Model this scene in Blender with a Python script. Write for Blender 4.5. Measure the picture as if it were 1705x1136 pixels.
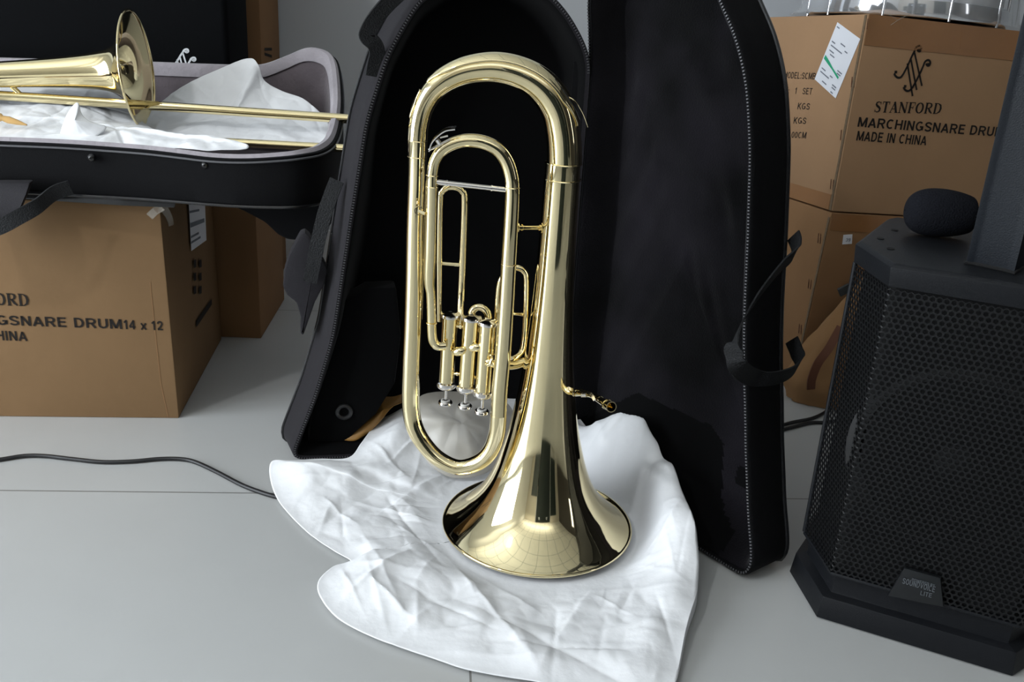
import bpy, bmesh, math, random
from mathutils import Vector, Matrix, noise

for o in list(bpy.data.objects):
    bpy.data.objects.remove(o)
SC = bpy.context.scene
COL = SC.collection
V = Vector
R = math.radians

# ---------------------------------------------------------------- camera
FPX, PITCH, ROLL, CAMH = 1600.0, R(21.04), R(3.26), 0.732
F0 = V((0, math.cos(PITCH), -math.sin(PITCH)))
U0 = V((0, math.sin(PITCH), math.cos(PITCH)))
X0 = V((1, 0, 0))
CR = X0 * math.cos(ROLL) + U0 * math.sin(ROLL)
CU = U0 * math.cos(ROLL) - X0 * math.sin(ROLL)
CO = V((0, 0, CAMH))
cam = bpy.data.cameras.new('camera')
cam.sensor_fit = 'HORIZONTAL'
cam.sensor_width = 36.0
cam.lens = FPX / 1705.0 * 36.0
cam.clip_start = 0.02
camo = bpy.data.objects.new('camera', cam)
COL.objects.link(camo)
m = Matrix((CR, CU, -F0)).transposed().to_4x4()
m.translation = CO
camo.matrix_world = m
SC.camera = camo

# ---------------------------------------------------------------- world, lights, exposure
SC.view_settings.view_transform = 'Standard'
SC.view_settings.look = 'None'
SC.view_settings.gamma = 1.0
SC.view_settings.exposure = 0.05
SC.cycles.use_denoising = True
SC.cycles.max_bounces = 10
SC.cycles.glossy_bounces = 6
SC.cycles.transparent_max_bounces = 12
SC.cycles.sample_clamp_indirect = 6.0
SC.cycles.caustics_reflective = False
SC.cycles.caustics_refractive = False
w = bpy.data.worlds.new('daylight')
SC.world = w
w.use_nodes = True
w.node_tree.nodes['Background'].inputs[0].default_value = (0.80, 0.88, 1.0, 1)
w.node_tree.nodes['Background'].inputs[1].default_value = 1.0
ROOM = R(5.2)                                   # the room's axes against the camera's heading
RU = V((math.cos(ROOM), math.sin(ROOM), 0))
RV = V((-math.sin(ROOM), math.cos(ROOM), 0))
def room(u, v, z): return RU * u + RV * v + V((0, 0, z))

def window_light(name, u, v, z, su, sz, face, power, col):
    l = bpy.data.lights.new(name, 'AREA')
    l.shape = 'RECTANGLE'
    l.size, l.size_y = su, sz
    l.energy = power
    l.color = col
    o = bpy.data.objects.new(name, l)
    COL.objects.link(o)
    d = (RU * face[0] + RV * face[1]).normalized()
    q = (-d).to_track_quat('Z', 'Y')
    o.rotation_euler = q.to_euler()
    o.location = room(u, v, z)
    return o
window_light('daylight_window', -2.74, 0.25, 0.99, 2.0, 1.86, (1, 0), 106, (0.87, 0.94, 1.0))
window_light('daylight_slit', 3.34, -0.6, 1.3, 0.22, 1.6, (-1, 0), 2.5, (0.97, 0.98, 1.0))
def lamp(name, loc, rot, shape, sx, sy, power, col=(0.94, 0.97, 1.0)):
    l = bpy.data.lights.new(name, 'AREA'); l.shape = shape; l.size = sx; l.size_y = sy; l.energy = power; l.color = col
    o = bpy.data.objects.new(name, l); COL.objects.link(o); o.location = loc; o.rotation_euler = rot
    return o
lamp('ceiling_lamp', (-1.76, -0.35, 2.86), (0, 0, 0), 'DISK', 0.2, 0.2, 20, (0.95, 0.98, 1.0))
lamp('added_ceiling_fill', room(-0.4, -2.6, 2.25), (math.pi, 0, ROOM), 'RECTANGLE', 4.0, 0.25, 30)  # unseen upward light added to brighten the ceiling behind the camera
lamp('added_ceiling_fill', room(-2.4, 0.3, 2.25), (math.pi, 0, ROOM), 'RECTANGLE', 0.25, 3.0, 12)  # second added upward light, along the left wall

# ---------------------------------------------------------------- geometry of the view: pixels to points
def ray(x, y): return F0 + CR * ((x - 852.5) / FPX) - CU * ((y - 568.0) / FPX)
def fl(x, y, z=0.0):
    d = ray(x, y); return CO + d * ((z - CAMH) / d.z)
def at(x, y, Y):
    d = ray(x, y); return CO + d * (Y / d.y)
def on(x, y, p, n):
    d = ray(x, y); return CO + d * ((p - CO).dot(n) / d.dot(n))
def depth(p): return (p - CO).dot(F0)
def lin(c):
    c /= 255.0
    return c / 12.92 if c <= 0.04045 else ((c + 0.055) / 1.055) ** 2.4
def rgb(r, g, b): return (lin(r), lin(g), lin(b), 1.0)

# ---------------------------------------------------------------- materials
def mat(name, col, rough=0.6, metal=0.0, var=0.0, vscale=8.0, bump=0.0, bscale=60.0, sheen=0.0, spec=0.5, alpha=1.0, trans=0.0, coat=0.0, col2=None, thr=None):
    mm = bpy.data.materials.new(name)
    mm.use_nodes = True
    nt = mm.node_tree
    b = nt.nodes['Principled BSDF']
    b.inputs['Base Color'].default_value = col
    b.inputs['Roughness'].default_value = rough
    b.inputs['Metallic'].default_value = metal
    b.inputs['Specular IOR Level'].default_value = spec
    b.inputs['Sheen Weight'].default_value = sheen
    b.inputs['Alpha'].default_value = alpha
    b.inputs['Transmission Weight'].default_value = trans
    b.inputs['Coat Weight'].default_value = coat
    tc = nt.nodes.new('ShaderNodeTexCoord')
    if var or col2:
        n = nt.nodes.new('ShaderNodeTexNoise')
        n.inputs['Scale'].default_value = vscale
        n.inputs['Detail'].default_value = 6
        nt.links.new(tc.outputs['Object'], n.inputs['Vector'])
        mr = nt.nodes.new('ShaderNodeMapRange')
        lo, hi = thr or (0.3, 0.7)
        mr.inputs['From Min'].default_value = lo
        mr.inputs['From Max'].default_value = hi
        nt.links.new(n.outputs['Fac'], mr.inputs['Value'])
        mx = nt.nodes.new('ShaderNodeMix')
        mx.data_type = 'RGBA'
        c2 = col2 or tuple(list(c * (1 + var) for c in col[:3]) + [1])
        c1 = col if col2 else tuple(list(c * (1 - var) for c in col[:3]) + [1])
        mx.inputs['A'].default_value = c1
        mx.inputs['B'].default_value = c2
        nt.links.new(mr.outputs['Result'], mx.inputs['Factor'])
        nt.links.new(mx.outputs['Result'], b.inputs['Base Color'])
    if bump:
        n = nt.nodes.new('ShaderNodeTexNoise')
        n.inputs['Scale'].default_value = bscale
        n.inputs['Detail'].default_value = 4
        nt.links.new(tc.outputs['Object'], n.inputs['Vector'])
        bp = nt.nodes.new('ShaderNodeBump')
        bp.inputs['Strength'].default_value = bump
        bp.inputs['Distance'].default_value = 0.004
        nt.links.new(n.outputs['Fac'], bp.inputs['Height'])
        nt.links.new(bp.outputs['Normal'], b.inputs['Normal'])
    return mm

BRASS = mat('lacquered_brass', (0.90, 0.78, 0.48, 1), 0.045, 1.0)
BRASS2 = mat('trombone_brass', (0.88, 0.75, 0.44, 1), 0.08, 1.0)
SILVER = mat('nickel_silver', (0.80, 0.77, 0.74, 1), 0.12, 1.0)
CHROME = mat('chrome', (0.86, 0.87, 0.9, 1), 0.08, 1.0)
FELT = mat('valve_felt', rgb(225, 222, 215), 0.9)
NYLON = mat('black_nylon', rgb(30, 28, 32), 0.75, bump=0.25, bscale=900, sheen=0.05, spec=0.2)
NYLON2 = mat('black_case_cloth', rgb(12, 12, 14), 0.75, bump=0.25, bscale=900, sheen=0.02, spec=0.1)
WEB = mat('black_webbing', rgb(22, 23, 25), 0.7, bump=0.5, bscale=500, spec=0.3)
VINYL = mat('black_piping', rgb(22, 22, 24), 0.25, spec=0.6)
ZIP = mat('zipper_teeth', rgb(95, 95, 98), 0.4, 0.3)
PLUSH = mat('dark_plush', rgb(5, 5, 6), 0.95, bump=0.3, bscale=420, sheen=0.12, spec=0.04, col2=rgb(27, 25, 30), vscale=6, thr=(0.38, 0.66))
VELVET = mat('black_velvet', rgb(9, 9, 10), 0.95, sheen=0.05, spec=0.05)
GREYPLUSH = mat('grey_plush', rgb(96, 88, 92), 0.95, bump=0.4, bscale=120, sheen=0.3, spec=0.1, var=0.25, vscale=14)
RIMPLUSH = mat('pale_grey_plush', rgb(158, 152, 157), 0.95, bump=0.4, bscale=120, sheen=0.2, spec=0.1, var=0.12, vscale=20)
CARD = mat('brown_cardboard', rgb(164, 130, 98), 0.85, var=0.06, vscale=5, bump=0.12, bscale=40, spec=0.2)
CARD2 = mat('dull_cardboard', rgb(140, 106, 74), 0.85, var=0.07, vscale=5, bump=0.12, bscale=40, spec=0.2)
CARD3 = mat('darker_cardboard', rgb(134, 106, 76), 0.85, var=0.08, vscale=5, bump=0.12, bscale=40, spec=0.15)  # deeper brown base, used for the left carton
CARDEDGE = mat('corrugated_edge', rgb(110, 92, 70), 0.9, var=0.2, vscale=200)
TAPE = mat('brown_tape', rgb(150, 106, 66), 0.3, spec=0.5, var=0.08, vscale=12)
CLEARTAPE = mat('clear_tape', rgb(215, 205, 190), 0.25, alpha=0.35)
INK = mat('black_ink', rgb(38, 34, 32), 0.8, spec=0.2)
GREYINK = mat('grey_print', rgb(120, 125, 135), 0.8)
GREENINK = mat('green_marker', rgb(40, 165, 120), 0.7)
STAPLE = mat('rusty_staple', rgb(84, 44, 26), 0.5, 0.4)
LABELP = mat('label_paper', rgb(232, 234, 240), 0.6)
WHITEINK = mat('white_print', rgb(225, 227, 230), 0.6)
PAPER = mat('white_packing_sheet', rgb(240, 241, 243), 0.5, bump=0.2, bscale=60, spec=0.4)
KRAFT = mat('brown_wrapping_paper', rgb(165, 122, 62), 0.4, bump=0.5, bscale=30, var=0.25, vscale=14, spec=0.5)
ABS2 = mat('column_plastic', rgb(20, 24, 30), 0.5, spec=0.3, bump=0.15, bscale=700, var=0.12, vscale=20)
ABS = mat('dark_grey_plastic', rgb(15, 17, 21), 0.5, spec=0.3, bump=0.15, bscale=700, var=0.12, vscale=20)
GRILLE = mat('perforated_steel', rgb(15, 16, 18), 0.45, 0.3)
BOXBLK = mat('speaker_inside', rgb(9, 9, 10), 0.9)
CONE = mat('speaker_cone', rgb(12, 12, 13), 0.7)
BADGE = mat('badge_plate', rgb(22, 24, 26), 0.3)
BADGEINK = mat('badge_print', rgb(84, 88, 92), 0.5)
FOAM = mat('black_foam', rgb(24, 25, 30), 0.97, bump=0.6, bscale=500, spec=0.1)
RUBBER = mat('black_rubber', rgb(26, 26, 28), 0.45)
TAN = mat('tan_bag_cloth', rgb(150, 112, 72), 0.85, bump=0.4, bscale=30, var=0.12, vscale=9)
TANSTRAP = mat('brown_bag_strap', rgb(104, 62, 40), 0.7)
BUCKLE = mat('dark_buckle', rgb(40, 42, 42), 0.4)
DRUMW = mat('white_drum_shell', rgb(226, 228, 232), 0.3)
DRUMB = mat('drum_bottom_shadow', rgb(120, 108, 98), 0.5)
STRING = mat('tan_bristle', rgb(205, 165, 105), 0.9)
WALLM = mat('painted_wall', rgb(196, 200, 205), 0.8, bump=0.05, bscale=40)
WALLW = mat('white_wall', rgb(226, 227, 228), 0.8)
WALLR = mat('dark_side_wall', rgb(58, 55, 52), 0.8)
WALLF = mat('beige_wall', rgb(186, 180, 170), 0.8)
ADDEDDARK = mat('added_dark_teal', rgb(26, 38, 38), 0.5)  # colour of the unseen dark surfaces added for the brass to mirror
FRAME = mat('window_frame', rgb(205, 208, 212), 0.4)

def film_mat(name, col, alpha, rough):
    mm = bpy.data.materials.new(name)
    mm.use_nodes = True
    nt = mm.node_tree
    out = nt.nodes['Material Output']
    nt.nodes.remove(nt.nodes['Principled BSDF'])
    t = nt.nodes.new('ShaderNodeBsdfTransparent')
    d = nt.nodes.new('ShaderNodeBsdfDiffuse'); d.inputs[0].default_value = col
    g = nt.nodes.new('ShaderNodeBsdfGlossy'); g.inputs['Roughness'].default_value = rough
    a = nt.nodes.new('ShaderNodeMixShader'); a.inputs[0].default_value = 0.18
    nt.links.new(d.outputs[0], a.inputs[1]); nt.links.new(g.outputs[0], a.inputs[2])
    b = nt.nodes.new('ShaderNodeMixShader'); b.inputs[0].default_value = alpha
    nt.links.new(t.outputs[0], b.inputs[1]); nt.links.new(a.outputs[0], b.inputs[2])
    nt.links.new(b.outputs[0], out.inputs[0])
    return mm
FILM = film_mat('milky_plastic_film', rgb(212, 206, 194), 0.55, 0.4)
CLEARFILM = film_mat('clear_plastic_film', rgb(225, 228, 232), 0.22, 0.12)

def tile_mat(name, base, line, size, origin, rough, lw):
    mm = mat(name, base, rough)
    nt = mm.node_tree
    b = nt.nodes['Principled BSDF']
    tc = nt.nodes.new('ShaderNodeNewGeometry')
    def dotn(vec, off):
        d = nt.nodes.new('ShaderNodeVectorMath'); d.operation = 'DOT_PRODUCT'
        d.inputs[1].default_value = vec
        nt.links.new(tc.outputs['Position'], d.inputs[0])
        s = nt.nodes.new('ShaderNodeMath'); s.operation = 'SUBTRACT'; s.inputs[1].default_value = off
        nt.links.new(d.outputs['Value'], s.inputs[0])
        p = nt.nodes.new('ShaderNodeMath'); p.operation = 'PINGPONG'; p.inputs[1].default_value = size / 2
        nt.links.new(s.outputs[0], p.inputs[0])
        l = nt.nodes.new('ShaderNodeMath'); l.operation = 'LESS_THAN'; l.inputs[1].default_value = lw
        nt.links.new(p.outputs[0], l.inputs[0])
        return l
    a = dotn(RU, RU.dot(origin)); c = dotn(RV, RV.dot(origin))
    mxm = nt.nodes.new('ShaderNodeMath'); mxm.operation = 'MAXIMUM'
    nt.links.new(a.outputs[0], mxm.inputs[0]); nt.links.new(c.outputs[0], mxm.inputs[1])
    n = nt.nodes.new('ShaderNodeTexNoise'); n.inputs['Scale'].default_value = 3.0; n.inputs['Detail'].default_value = 8
    nt.links.new(tc.outputs['Position'], n.inputs['Vector'])
    mr = nt.nodes.new('ShaderNodeMapRange')
    mr.inputs['From Min'].default_value = 0.3; mr.inputs['From Max'].default_value = 0.7
    nt.links.new(n.outputs['Fac'], mr.inputs['Value'])
    v = nt.nodes.new('ShaderNodeMix'); v.data_type = 'RGBA'
    v.inputs['A'].default_value = tuple(list(x * 0.96 for x in base[:3]) + [1]); v.inputs['B'].default_value = tuple(list(x * 1.04 for x in base[:3]) + [1])
    nt.links.new(mr.outputs['Result'], v.inputs['Factor'])
    mx = nt.nodes.new('ShaderNodeMix'); mx.data_type = 'RGBA'
    mx.inputs['B'].default_value = line
    nt.links.new(v.outputs['Result'], mx.inputs['A'])
    nt.links.new(mxm.outputs[0], mx.inputs['Factor'])
    nt.links.new(mx.outputs['Result'], b.inputs['Base Color'])
    return mm

# ---------------------------------------------------------------- object helpers
WL = {}
def thing(name, label, cat, loc, group=None):
    o = bpy.data.objects.new(name, None)
    o.empty_display_size = 0.05
    COL.objects.link(o)
    o.location = loc
    o['label'] = label; o['category'] = cat
    if group: o['group'] = group
    WL[o.name] = V(loc)
    return o
def obj(name, vf, mt, parent=None, smooth=True, label=None, cat=None, kind=None, loc=None, flip=False):
    verts, faces = vf
    base = WL[parent.name] if parent else (V(loc) if loc is not None else V((0, 0, 0)))
    me = bpy.data.meshes.new(name)
    me.from_pydata([tuple(V(p) - base) for p in verts], [], faces)
    bm = bmesh.new(); bm.from_mesh(me)
    bmesh.ops.recalc_face_normals(bm, faces=bm.faces)
    bm.to_mesh(me); bm.free()
    me.materials.append(mt)
    if smooth:
        for p in me.polygons: p.use_smooth = True
        bm = bmesh.new(); bm.from_mesh(me)
        for e in bm.edges:
            if len(e.link_faces) == 2 and e.calc_face_angle(0) > 0.75: e.smooth = False
        bm.to_mesh(me); bm.free()
    o = bpy.data.objects.new(name, me)
    COL.objects.link(o)
    if parent: o.parent = parent
    else: o.location = base
    WL[o.name] = base
    if label: o['label'] = label
    if cat: o['category'] = cat
    if kind: o['kind'] = kind
    return o
def solid(o, t, off=0.0):
    md = o.modifiers.new('thickness', 'SOLIDIFY'); md.thickness = t; md.offset = off
    return o
def sharp(o, ang=35):
    a = R(ang)
    me = o.data
    bm = bmesh.new(); bm.from_mesh(me)
    for e in bm.edges:
        if len(e.link_faces) == 2 and e.calc_face_angle(0) > a: e.smooth = False
    bm.to_mesh(me); bm.free()
    return o
def join(*parts):
    vs, fs = [], []
    for v, f in parts:
        k = len(vs); vs += list(v); fs += [[i + k for i in q] for q in f]
    return vs, fs

def catmull(pts, n, closed=False):
    pts = [V(p) for p in pts]; N = len(pts); out = []
    segs = N if closed else N - 1
    for i in range(segs):
        if closed: a, b, c, d = pts[i - 1], pts[i], pts[(i + 1) % N], pts[(i + 2) % N]
        else: a, b, c, d = pts[max(i - 1, 0)], pts[i], pts[i + 1], pts[min(i + 2, N - 1)]
        for k in range(n):
            t = k / n
            out.append(0.5 * ((2 * b) + (c - a) * t + (2 * a - 5 * b + 4 * c - d) * t * t + (3 * b - a - 3 * c + d) * t ** 3))
    if not closed: out.append(pts[-1])
    return out
def resample(pts, n, closed=True):
    P = [V(p) for p in pts]
    if closed: P = P + [P[0]]
    L = [0.0]
    for a, b in zip(P, P[1:]): L.append(L[-1] + (b - a).length)
    out = []; j = 0
    for k in range(n):
        s = L[-1] * k / (n if closed else n - 1)
        while j < len(L) - 2 and L[j + 1] < s: j += 1
        d = L[j + 1] - L[j]
        t = (s - L[j]) / d if d > 1e-12 else 0
        out.append(P[j].lerp(P[j + 1], min(max(t, 0), 1)))
    return out
def frames(P):
    n = len(P); T = []
    for i in range(n):
        t = (P[min(i + 1, n - 1)] - P[max(i - 1, 0)])
        T.append(t.normalized())
    a = V((0, 0, 1)) if abs(T[0].z) < 0.9 else V((1, 0, 0))
    u = (a - T[0] * a.dot(T[0])).normalized()
    out = []
    for t in T:
        u = (u - t * u.dot(t)).normalized()
        out.append((t, u, t.cross(u)))
    return out
def tube(pts, rad, sides=20, sub=6, caps=True, hollow=0.0):
    """a swept round tube; rad a number or one radius per point"""
    n0 = len(pts)
    rr = rad if isinstance(rad, (list, tuple)) else [rad] * n0
    Q = catmull([V((p[0], p[1], p[2])) for p in pts], sub) if sub > 1 else [V(p) for p in pts]
    rq = [x.x for x in catmull([V((r, 0, 0)) for r in rr], sub)] if sub > 1 else rr
    fr = frames(Q); vs, fs = [], []
    for p, r, (t, u, v) in zip(Q, rq, fr):
        for k in range(sides):
            a = 2 * math.pi * k / sides
            vs.append(p + (u * math.cos(a) + v * math.sin(a)) * r)
    n = len(Q)
    for i in range(n - 1):
        for k in range(sides):
            k2 = (k + 1) % sides
            fs.append([i * sides + k, i * sides + k2, (i + 1) * sides + k2, (i + 1) * sides + k])
    if caps:
        fs.append(list(range(sides))[::-1]); fs.append([(n - 1) * sides + k for k in range(sides)])
    return vs, fs
def lathe(o, axis, prof, sides=48, cap0=False, cap1=False):
    """profile of (distance along axis, radius)"""
    o = V(o); ax = V(axis).normalized()
    a = V((1, 0, 0)) if abs(ax.x) < 0.8 else V((0, 1, 0))
    u = (a - ax * a.dot(ax)).normalized(); v = ax.cross(u)
    vs, fs = [], []
    for h, r in prof:
        for k in range(sides):
            t = 2 * math.pi * k / sides
            vs.append(o + ax * h + (u * math.cos(t) + v * math.sin(t)) * r)
    for i in range(len(prof) - 1):
        for k in range(sides):
            k2 = (k + 1) % sides
            fs.append([i * sides + k, i * sides + k2, (i + 1) * sides + k2, (i + 1) * sides + k])
    if cap0: fs.append(list(range(sides))[::-1])
    if cap1: fs.append([(len(prof) - 1) * sides + k for k in range(sides)])
    return vs, fs
def rod(a, b, r, sides=16): 
    a, b = V(a), V(b); L = (b - a).length
    return lathe(a, b - a, [(0, r), (L, r)], sides, True, True)
def torus(c, axis, R0, r, n=48, k=10):
    c = V(c); ax = V(axis).normalized()
    a = V((1, 0, 0)) if abs(ax.x) < 0.8 else V((0, 1, 0))
    u = (a - ax * a.dot(ax)).normalized(); v = ax.cross(u); vs, fs = [], []
    for i in range(n):
        t = 2 * math.pi * i / n; d = u * math.cos(t) + v * math.sin(t)
        for j in range(k):
            s = 2 * math.pi * j / k
            vs.append(c + d * (R0 + r * math.cos(s)) + ax * (r * math.sin(s)))
    for i in range(n):
        for j in range(k):
            fs.append([i * k + j, ((i + 1) % n) * k + j, ((i + 1) % n) * k + (j + 1) % k, i * k + (j + 1) % k])
    return vs, fs
def bevelled(vf, w, seg=2):
    me = bpy.data.meshes.new('t'); me.from_pydata([tuple(p) for p in vf[0]], [], vf[1])
    bm = bmesh.new(); bm.from_mesh(me)
    bmesh.ops.recalc_face_normals(bm, faces=bm.faces)
    bmesh.ops.bevel(bm, geom=list(bm.edges), offset=w, segments=seg, affect='EDGES', profile=0.6)
    vs = [v.co.copy() for v in bm.verts]
    bm.verts.index_update()
    fs = [[v.index for v in f.verts] for f in bm.faces]
    bm.free(); bpy.data.meshes.remove(me)
    return vs, fs
def hexa(b, t):
    """four bottom and four top corners"""
    return [V(p) for p in list(b) + list(t)], [[3, 2, 1, 0], [4, 5, 6, 7], [0, 1, 5, 4], [1, 2, 6, 5], [2, 3, 7, 6], [3, 0, 4, 7]]
def box(o, ex, ey, ez):
    o = V(o); b = [o, o + ex, o + ex + ey, o + ey]
    return hexa(b, [p + ez for p in b])
def prism(poly, ext):
    n = len(poly); P = [V(p) for p in poly]; vs = P + [p + ext for p in P]
    fs = [list(range(n))[::-1], list(range(n, 2 * n))]
    for i in range(n): fs.append([i, (i + 1) % n, n + (i + 1) % n, n + i])
    return vs, fs
def ribbon(pts, wv, width, th=0.002, sub=6):
    P = catmull(pts, sub)
    W = catmull(wv, sub) if isinstance(wv, list) else [V(wv)] * len(P)
    fr = frames(P); vs, fs = [], []
    for p, ww, (t, u, v) in zip(P, W, fr):
        s = (ww - t * ww.dot(t)).normalized(); nn = t.cross(s)
        for a, b in ((-1, -1), (1, -1), (1, 1), (-1, 1)):
            vs.append(p + s * (a * width / 2) + nn * (b * th / 2))
    for i in range(len(P) - 1):
        for k in range(4):
            k2 = (k + 1) % 4
            fs.append([i * 4 + k, i * 4 + k2, (i + 1) * 4 + k2, (i + 1) * 4 + k])
    n = len(P) - 1
    fs += [[0, 1, 2, 3], [n * 4 + 3, n * 4 + 2, n * 4 + 1, n * 4]]
    return vs, fs
def strokes(plist, n, lift=0.0006):
    """flat strokes (points, width in m) lying on a plane with normal n"""
    vs, fs = [], []
    for pts, wd in plist:
        P = [V(p) for p in pts]; k0 = len(vs)
        for i, p in enumerate(P):
            t = (P[min(i + 1, len(P) - 1)] - P[max(i - 1, 0)]).normalized(); s = n.cross(t).normalized()
            ww = wd[i] if isinstance(wd, (list, tuple)) else wd
            vs += [p + s * ww / 2 + n * lift, p - s * ww / 2 + n * lift]
        for i in range(len(P) - 1):
            a = k0 + 2 * i; fs.append([a, a + 1, a + 3, a + 2])
    return vs, fs
def _arc(cx, cy, rx, ry, a0, a1, n=10): return [(cx + rx * math.cos(R(a0 + (a1 - a0) * i / n)), cy + ry * math.sin(R(a0 + (a1 - a0) * i / n))) for i in range(n + 1)]
SANS = {  # heavy sans capitals as centre lines in a 1-high box
 'A': (.74, [[(.06, 0), (.37, .95)], [(.37, .95), (.68, 0)], [(.18, .3), (.56, .3)]]),
 'B': (.70, [[(.1, 0), (.1, 1)], [(.1, .92), (.38, .92)] + _arc(.38, .72, .2, .2, 90, -90) + [(.1, .52)], [(.38, .52)] + _arc(.4, .3, .22, .22, 90, -90) + [(.1, .08)]]),
 'C': (.72, [_arc(.38, .5, .29, .42, 50, 310, 16)]),
 'D': (.72, [[(.1, 0), (.1, 1)], [(.1, .92), (.32, .92)] + _arc(.32, .5, .3, .42, 90, -90, 12) + [(.1, .08)]]),
 'E': (.64, [[(.1, 0), (.1, 1)], [(.1, .92), (.6, .92)], [(.1, .52), (.56, .52)], [(.1, .08), (.62, .08)]]),
 'G': (.78, [_arc(.39, .5, .3, .42, 48, 350, 18), [(.42, .44), (.76, .44)], [(.68, .44), (.68, .1)]]),
 'H': (.72, [[(.1, 0), (.1, 1)], [(.62, 0), (.62, 1)], [(.1, .52), (.62, .52)]]),
 'I': (.20, [[(.1, 0), (.1, 1)]]),
 'K': (.72, [[(.1, 0), (.1, 1)], [(.1, .36), (.62, 1)], [(.28, .56), (.66, 0)]]),
 'L': (.60, [[(.1, 0), (.1, 1)], [(.1, .08), (.58, .08)]]),
 'M': (.86, [[(.09, 0), (.09, 1)], [(.77, 0), (.77, 1)], [(.12, .97), (.43, .06)], [(.43, .06), (.74, .97)]]),
 'N': (.72, [[(.1, 0), (.1, 1)], [(.62, 0), (.62, 1)], [(.12, .95), (.6, .05)]]),
 'O': (.78, [_arc(.39, .5, .3, .42, 0, 360, 22)]),
 'P': (.68, [[(.1, 0), (.1, 1)], [(.1, .92), (.38, .92)] + _arc(.38, .68, .22, .24, 90, -90) + [(.1, .44)]]),
 'Q': (.78, [_arc(.39, .5, .3, .42, 0, 360, 22), [(.45, .26), (.72, 0)]]),
 'R': (.74, [[(.1, 0), (.1, 1)], [(.1, .92), (.42, .92)] + _arc(.42, .7, .21, .22, 90, -90) + [(.1, .48)], [(.4, .46), (.66, 0)]]),
 'S': (.68, [[(.6, .72)] + _arc(.34, .73, .25, .19, 20, 200, 8) + [(.2, .57), (.34, .5), (.5, .43)] + _arc(.34, .28, .26, .2, 25, -165, 9)]),
 'T': (.64, [[(.32, 0), (.32, .95)], [(.02, .92), (.62, .92)]]),
 'U': (.72, [[(.1, 1), (.1, .36)] + _arc(.36, .34, .26, .26, 180, 360) + [(.62, 1)]]),
 'V': (.70, [[(.05, 1), (.35, .06)], [(.35, .06), (.65, 1)]]),
 'W': (.98, [[(.05, 1), (.25, .05)], [(.25, .05), (.49, .9)], [(.49, .9), (.73, .05)], [(.73, .05), (.93, 1)]]),
 'Y': (.68, [[(.05, 1), (.34, .45)], [(.63, 1), (.34, .45)], [(.34, .48), (.34, 0)]]),
 'x': (.56, [[(.04, 0), (.52, .7)], [(.04, .7), (.52, 0)]]),
 '0': (.60, [_arc(.3, .5, .22, .42, 0, 360, 18)]),
 '1': (.42, [[(.26, 0), (.26, 1)], [(.26, .92), (.04, .7)]]),
 '2': (.60, [[(.09, .68)] + _arc(.3, .7, .2, .22, 175, -20, 9) + [(.34, .36), (.08, .08)], [(.06, .08), (.56, .08)]]),
 '3': (.60, [_arc(.28, .72, .2, .2, 150, -90, 9), _arc(.28, .3, .23, .22, 90, -155, 9)]),
 '4': (.62, [[(.44, 0), (.44, 1)], [(.44, .94), (.04, .28)], [(.02, .26), (.6, .26)]]),
 '9': (.60, [_arc(.3, .68, .2, .24, 0, 360, 14), [(.5, .68), (.47, .3), (.36, .1), (.2, .08), (.1, .18)]]),
 ':': (.26, [[(.13, 0), (.13, .18)], [(.13, .5), (.13, .68)]]), '.': (.26, [[(.13, 0), (.13, .18)]]),
 ' ': (.30, []), '/': (.36, [[(.04, 0), (.32, 1)]]),
}
def text_mesh(s, p0, p1, cap, n, bold=0.0, lift=0.0007, up=None, wd=0.17):
    """the words s set from p0 to p1 (baseline) with capitals cap high, lying on the plane with normal n"""
    gap = .11; tot = sum(SANS[c][0] for c in s) + gap * (len(s) - 1)
    p0, p1 = V(p0), V(p1); ex = (p1 - p0).normalized(); ey = up if up else n.cross(ex).normalized()
    sx = (p1 - p0).length / tot; x = 0.0; vs, fs = [], []
    for c in s:
        w_, st = SANS[c]
        for pts in st:
            k0 = len(vs); P = [V(q) for q in pts]
            for i in range(len(P)):
                t = (P[min(i + 1, len(P) - 1)] - P[max(i - 1, 0)]).normalized(); q = V((-t.y, t.x))
                if (P[-1] - P[0]).length < 1e-6 and i in (0, len(P) - 1): q = V((1, 0)); t = V((0, 1)); q = V((-1, 0))
                for sg in (1, -1):
                    g = P[i] + q * (sg * wd / 2); vs.append(p0 + ex * ((x + g.x) * sx) + ey * (g.y * cap) + n * lift)
            for i in range(len(P) - 1):
                a = k0 + 2 * i; fs.append([a, a + 1, a + 3, a + 2])
        x += w_ + gap
    return vs, fs
def sstep(a, b, x):
    t = min(max((x - a) / (b - a), 0), 1); return t * t * (3 - 2 * t)

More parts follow.
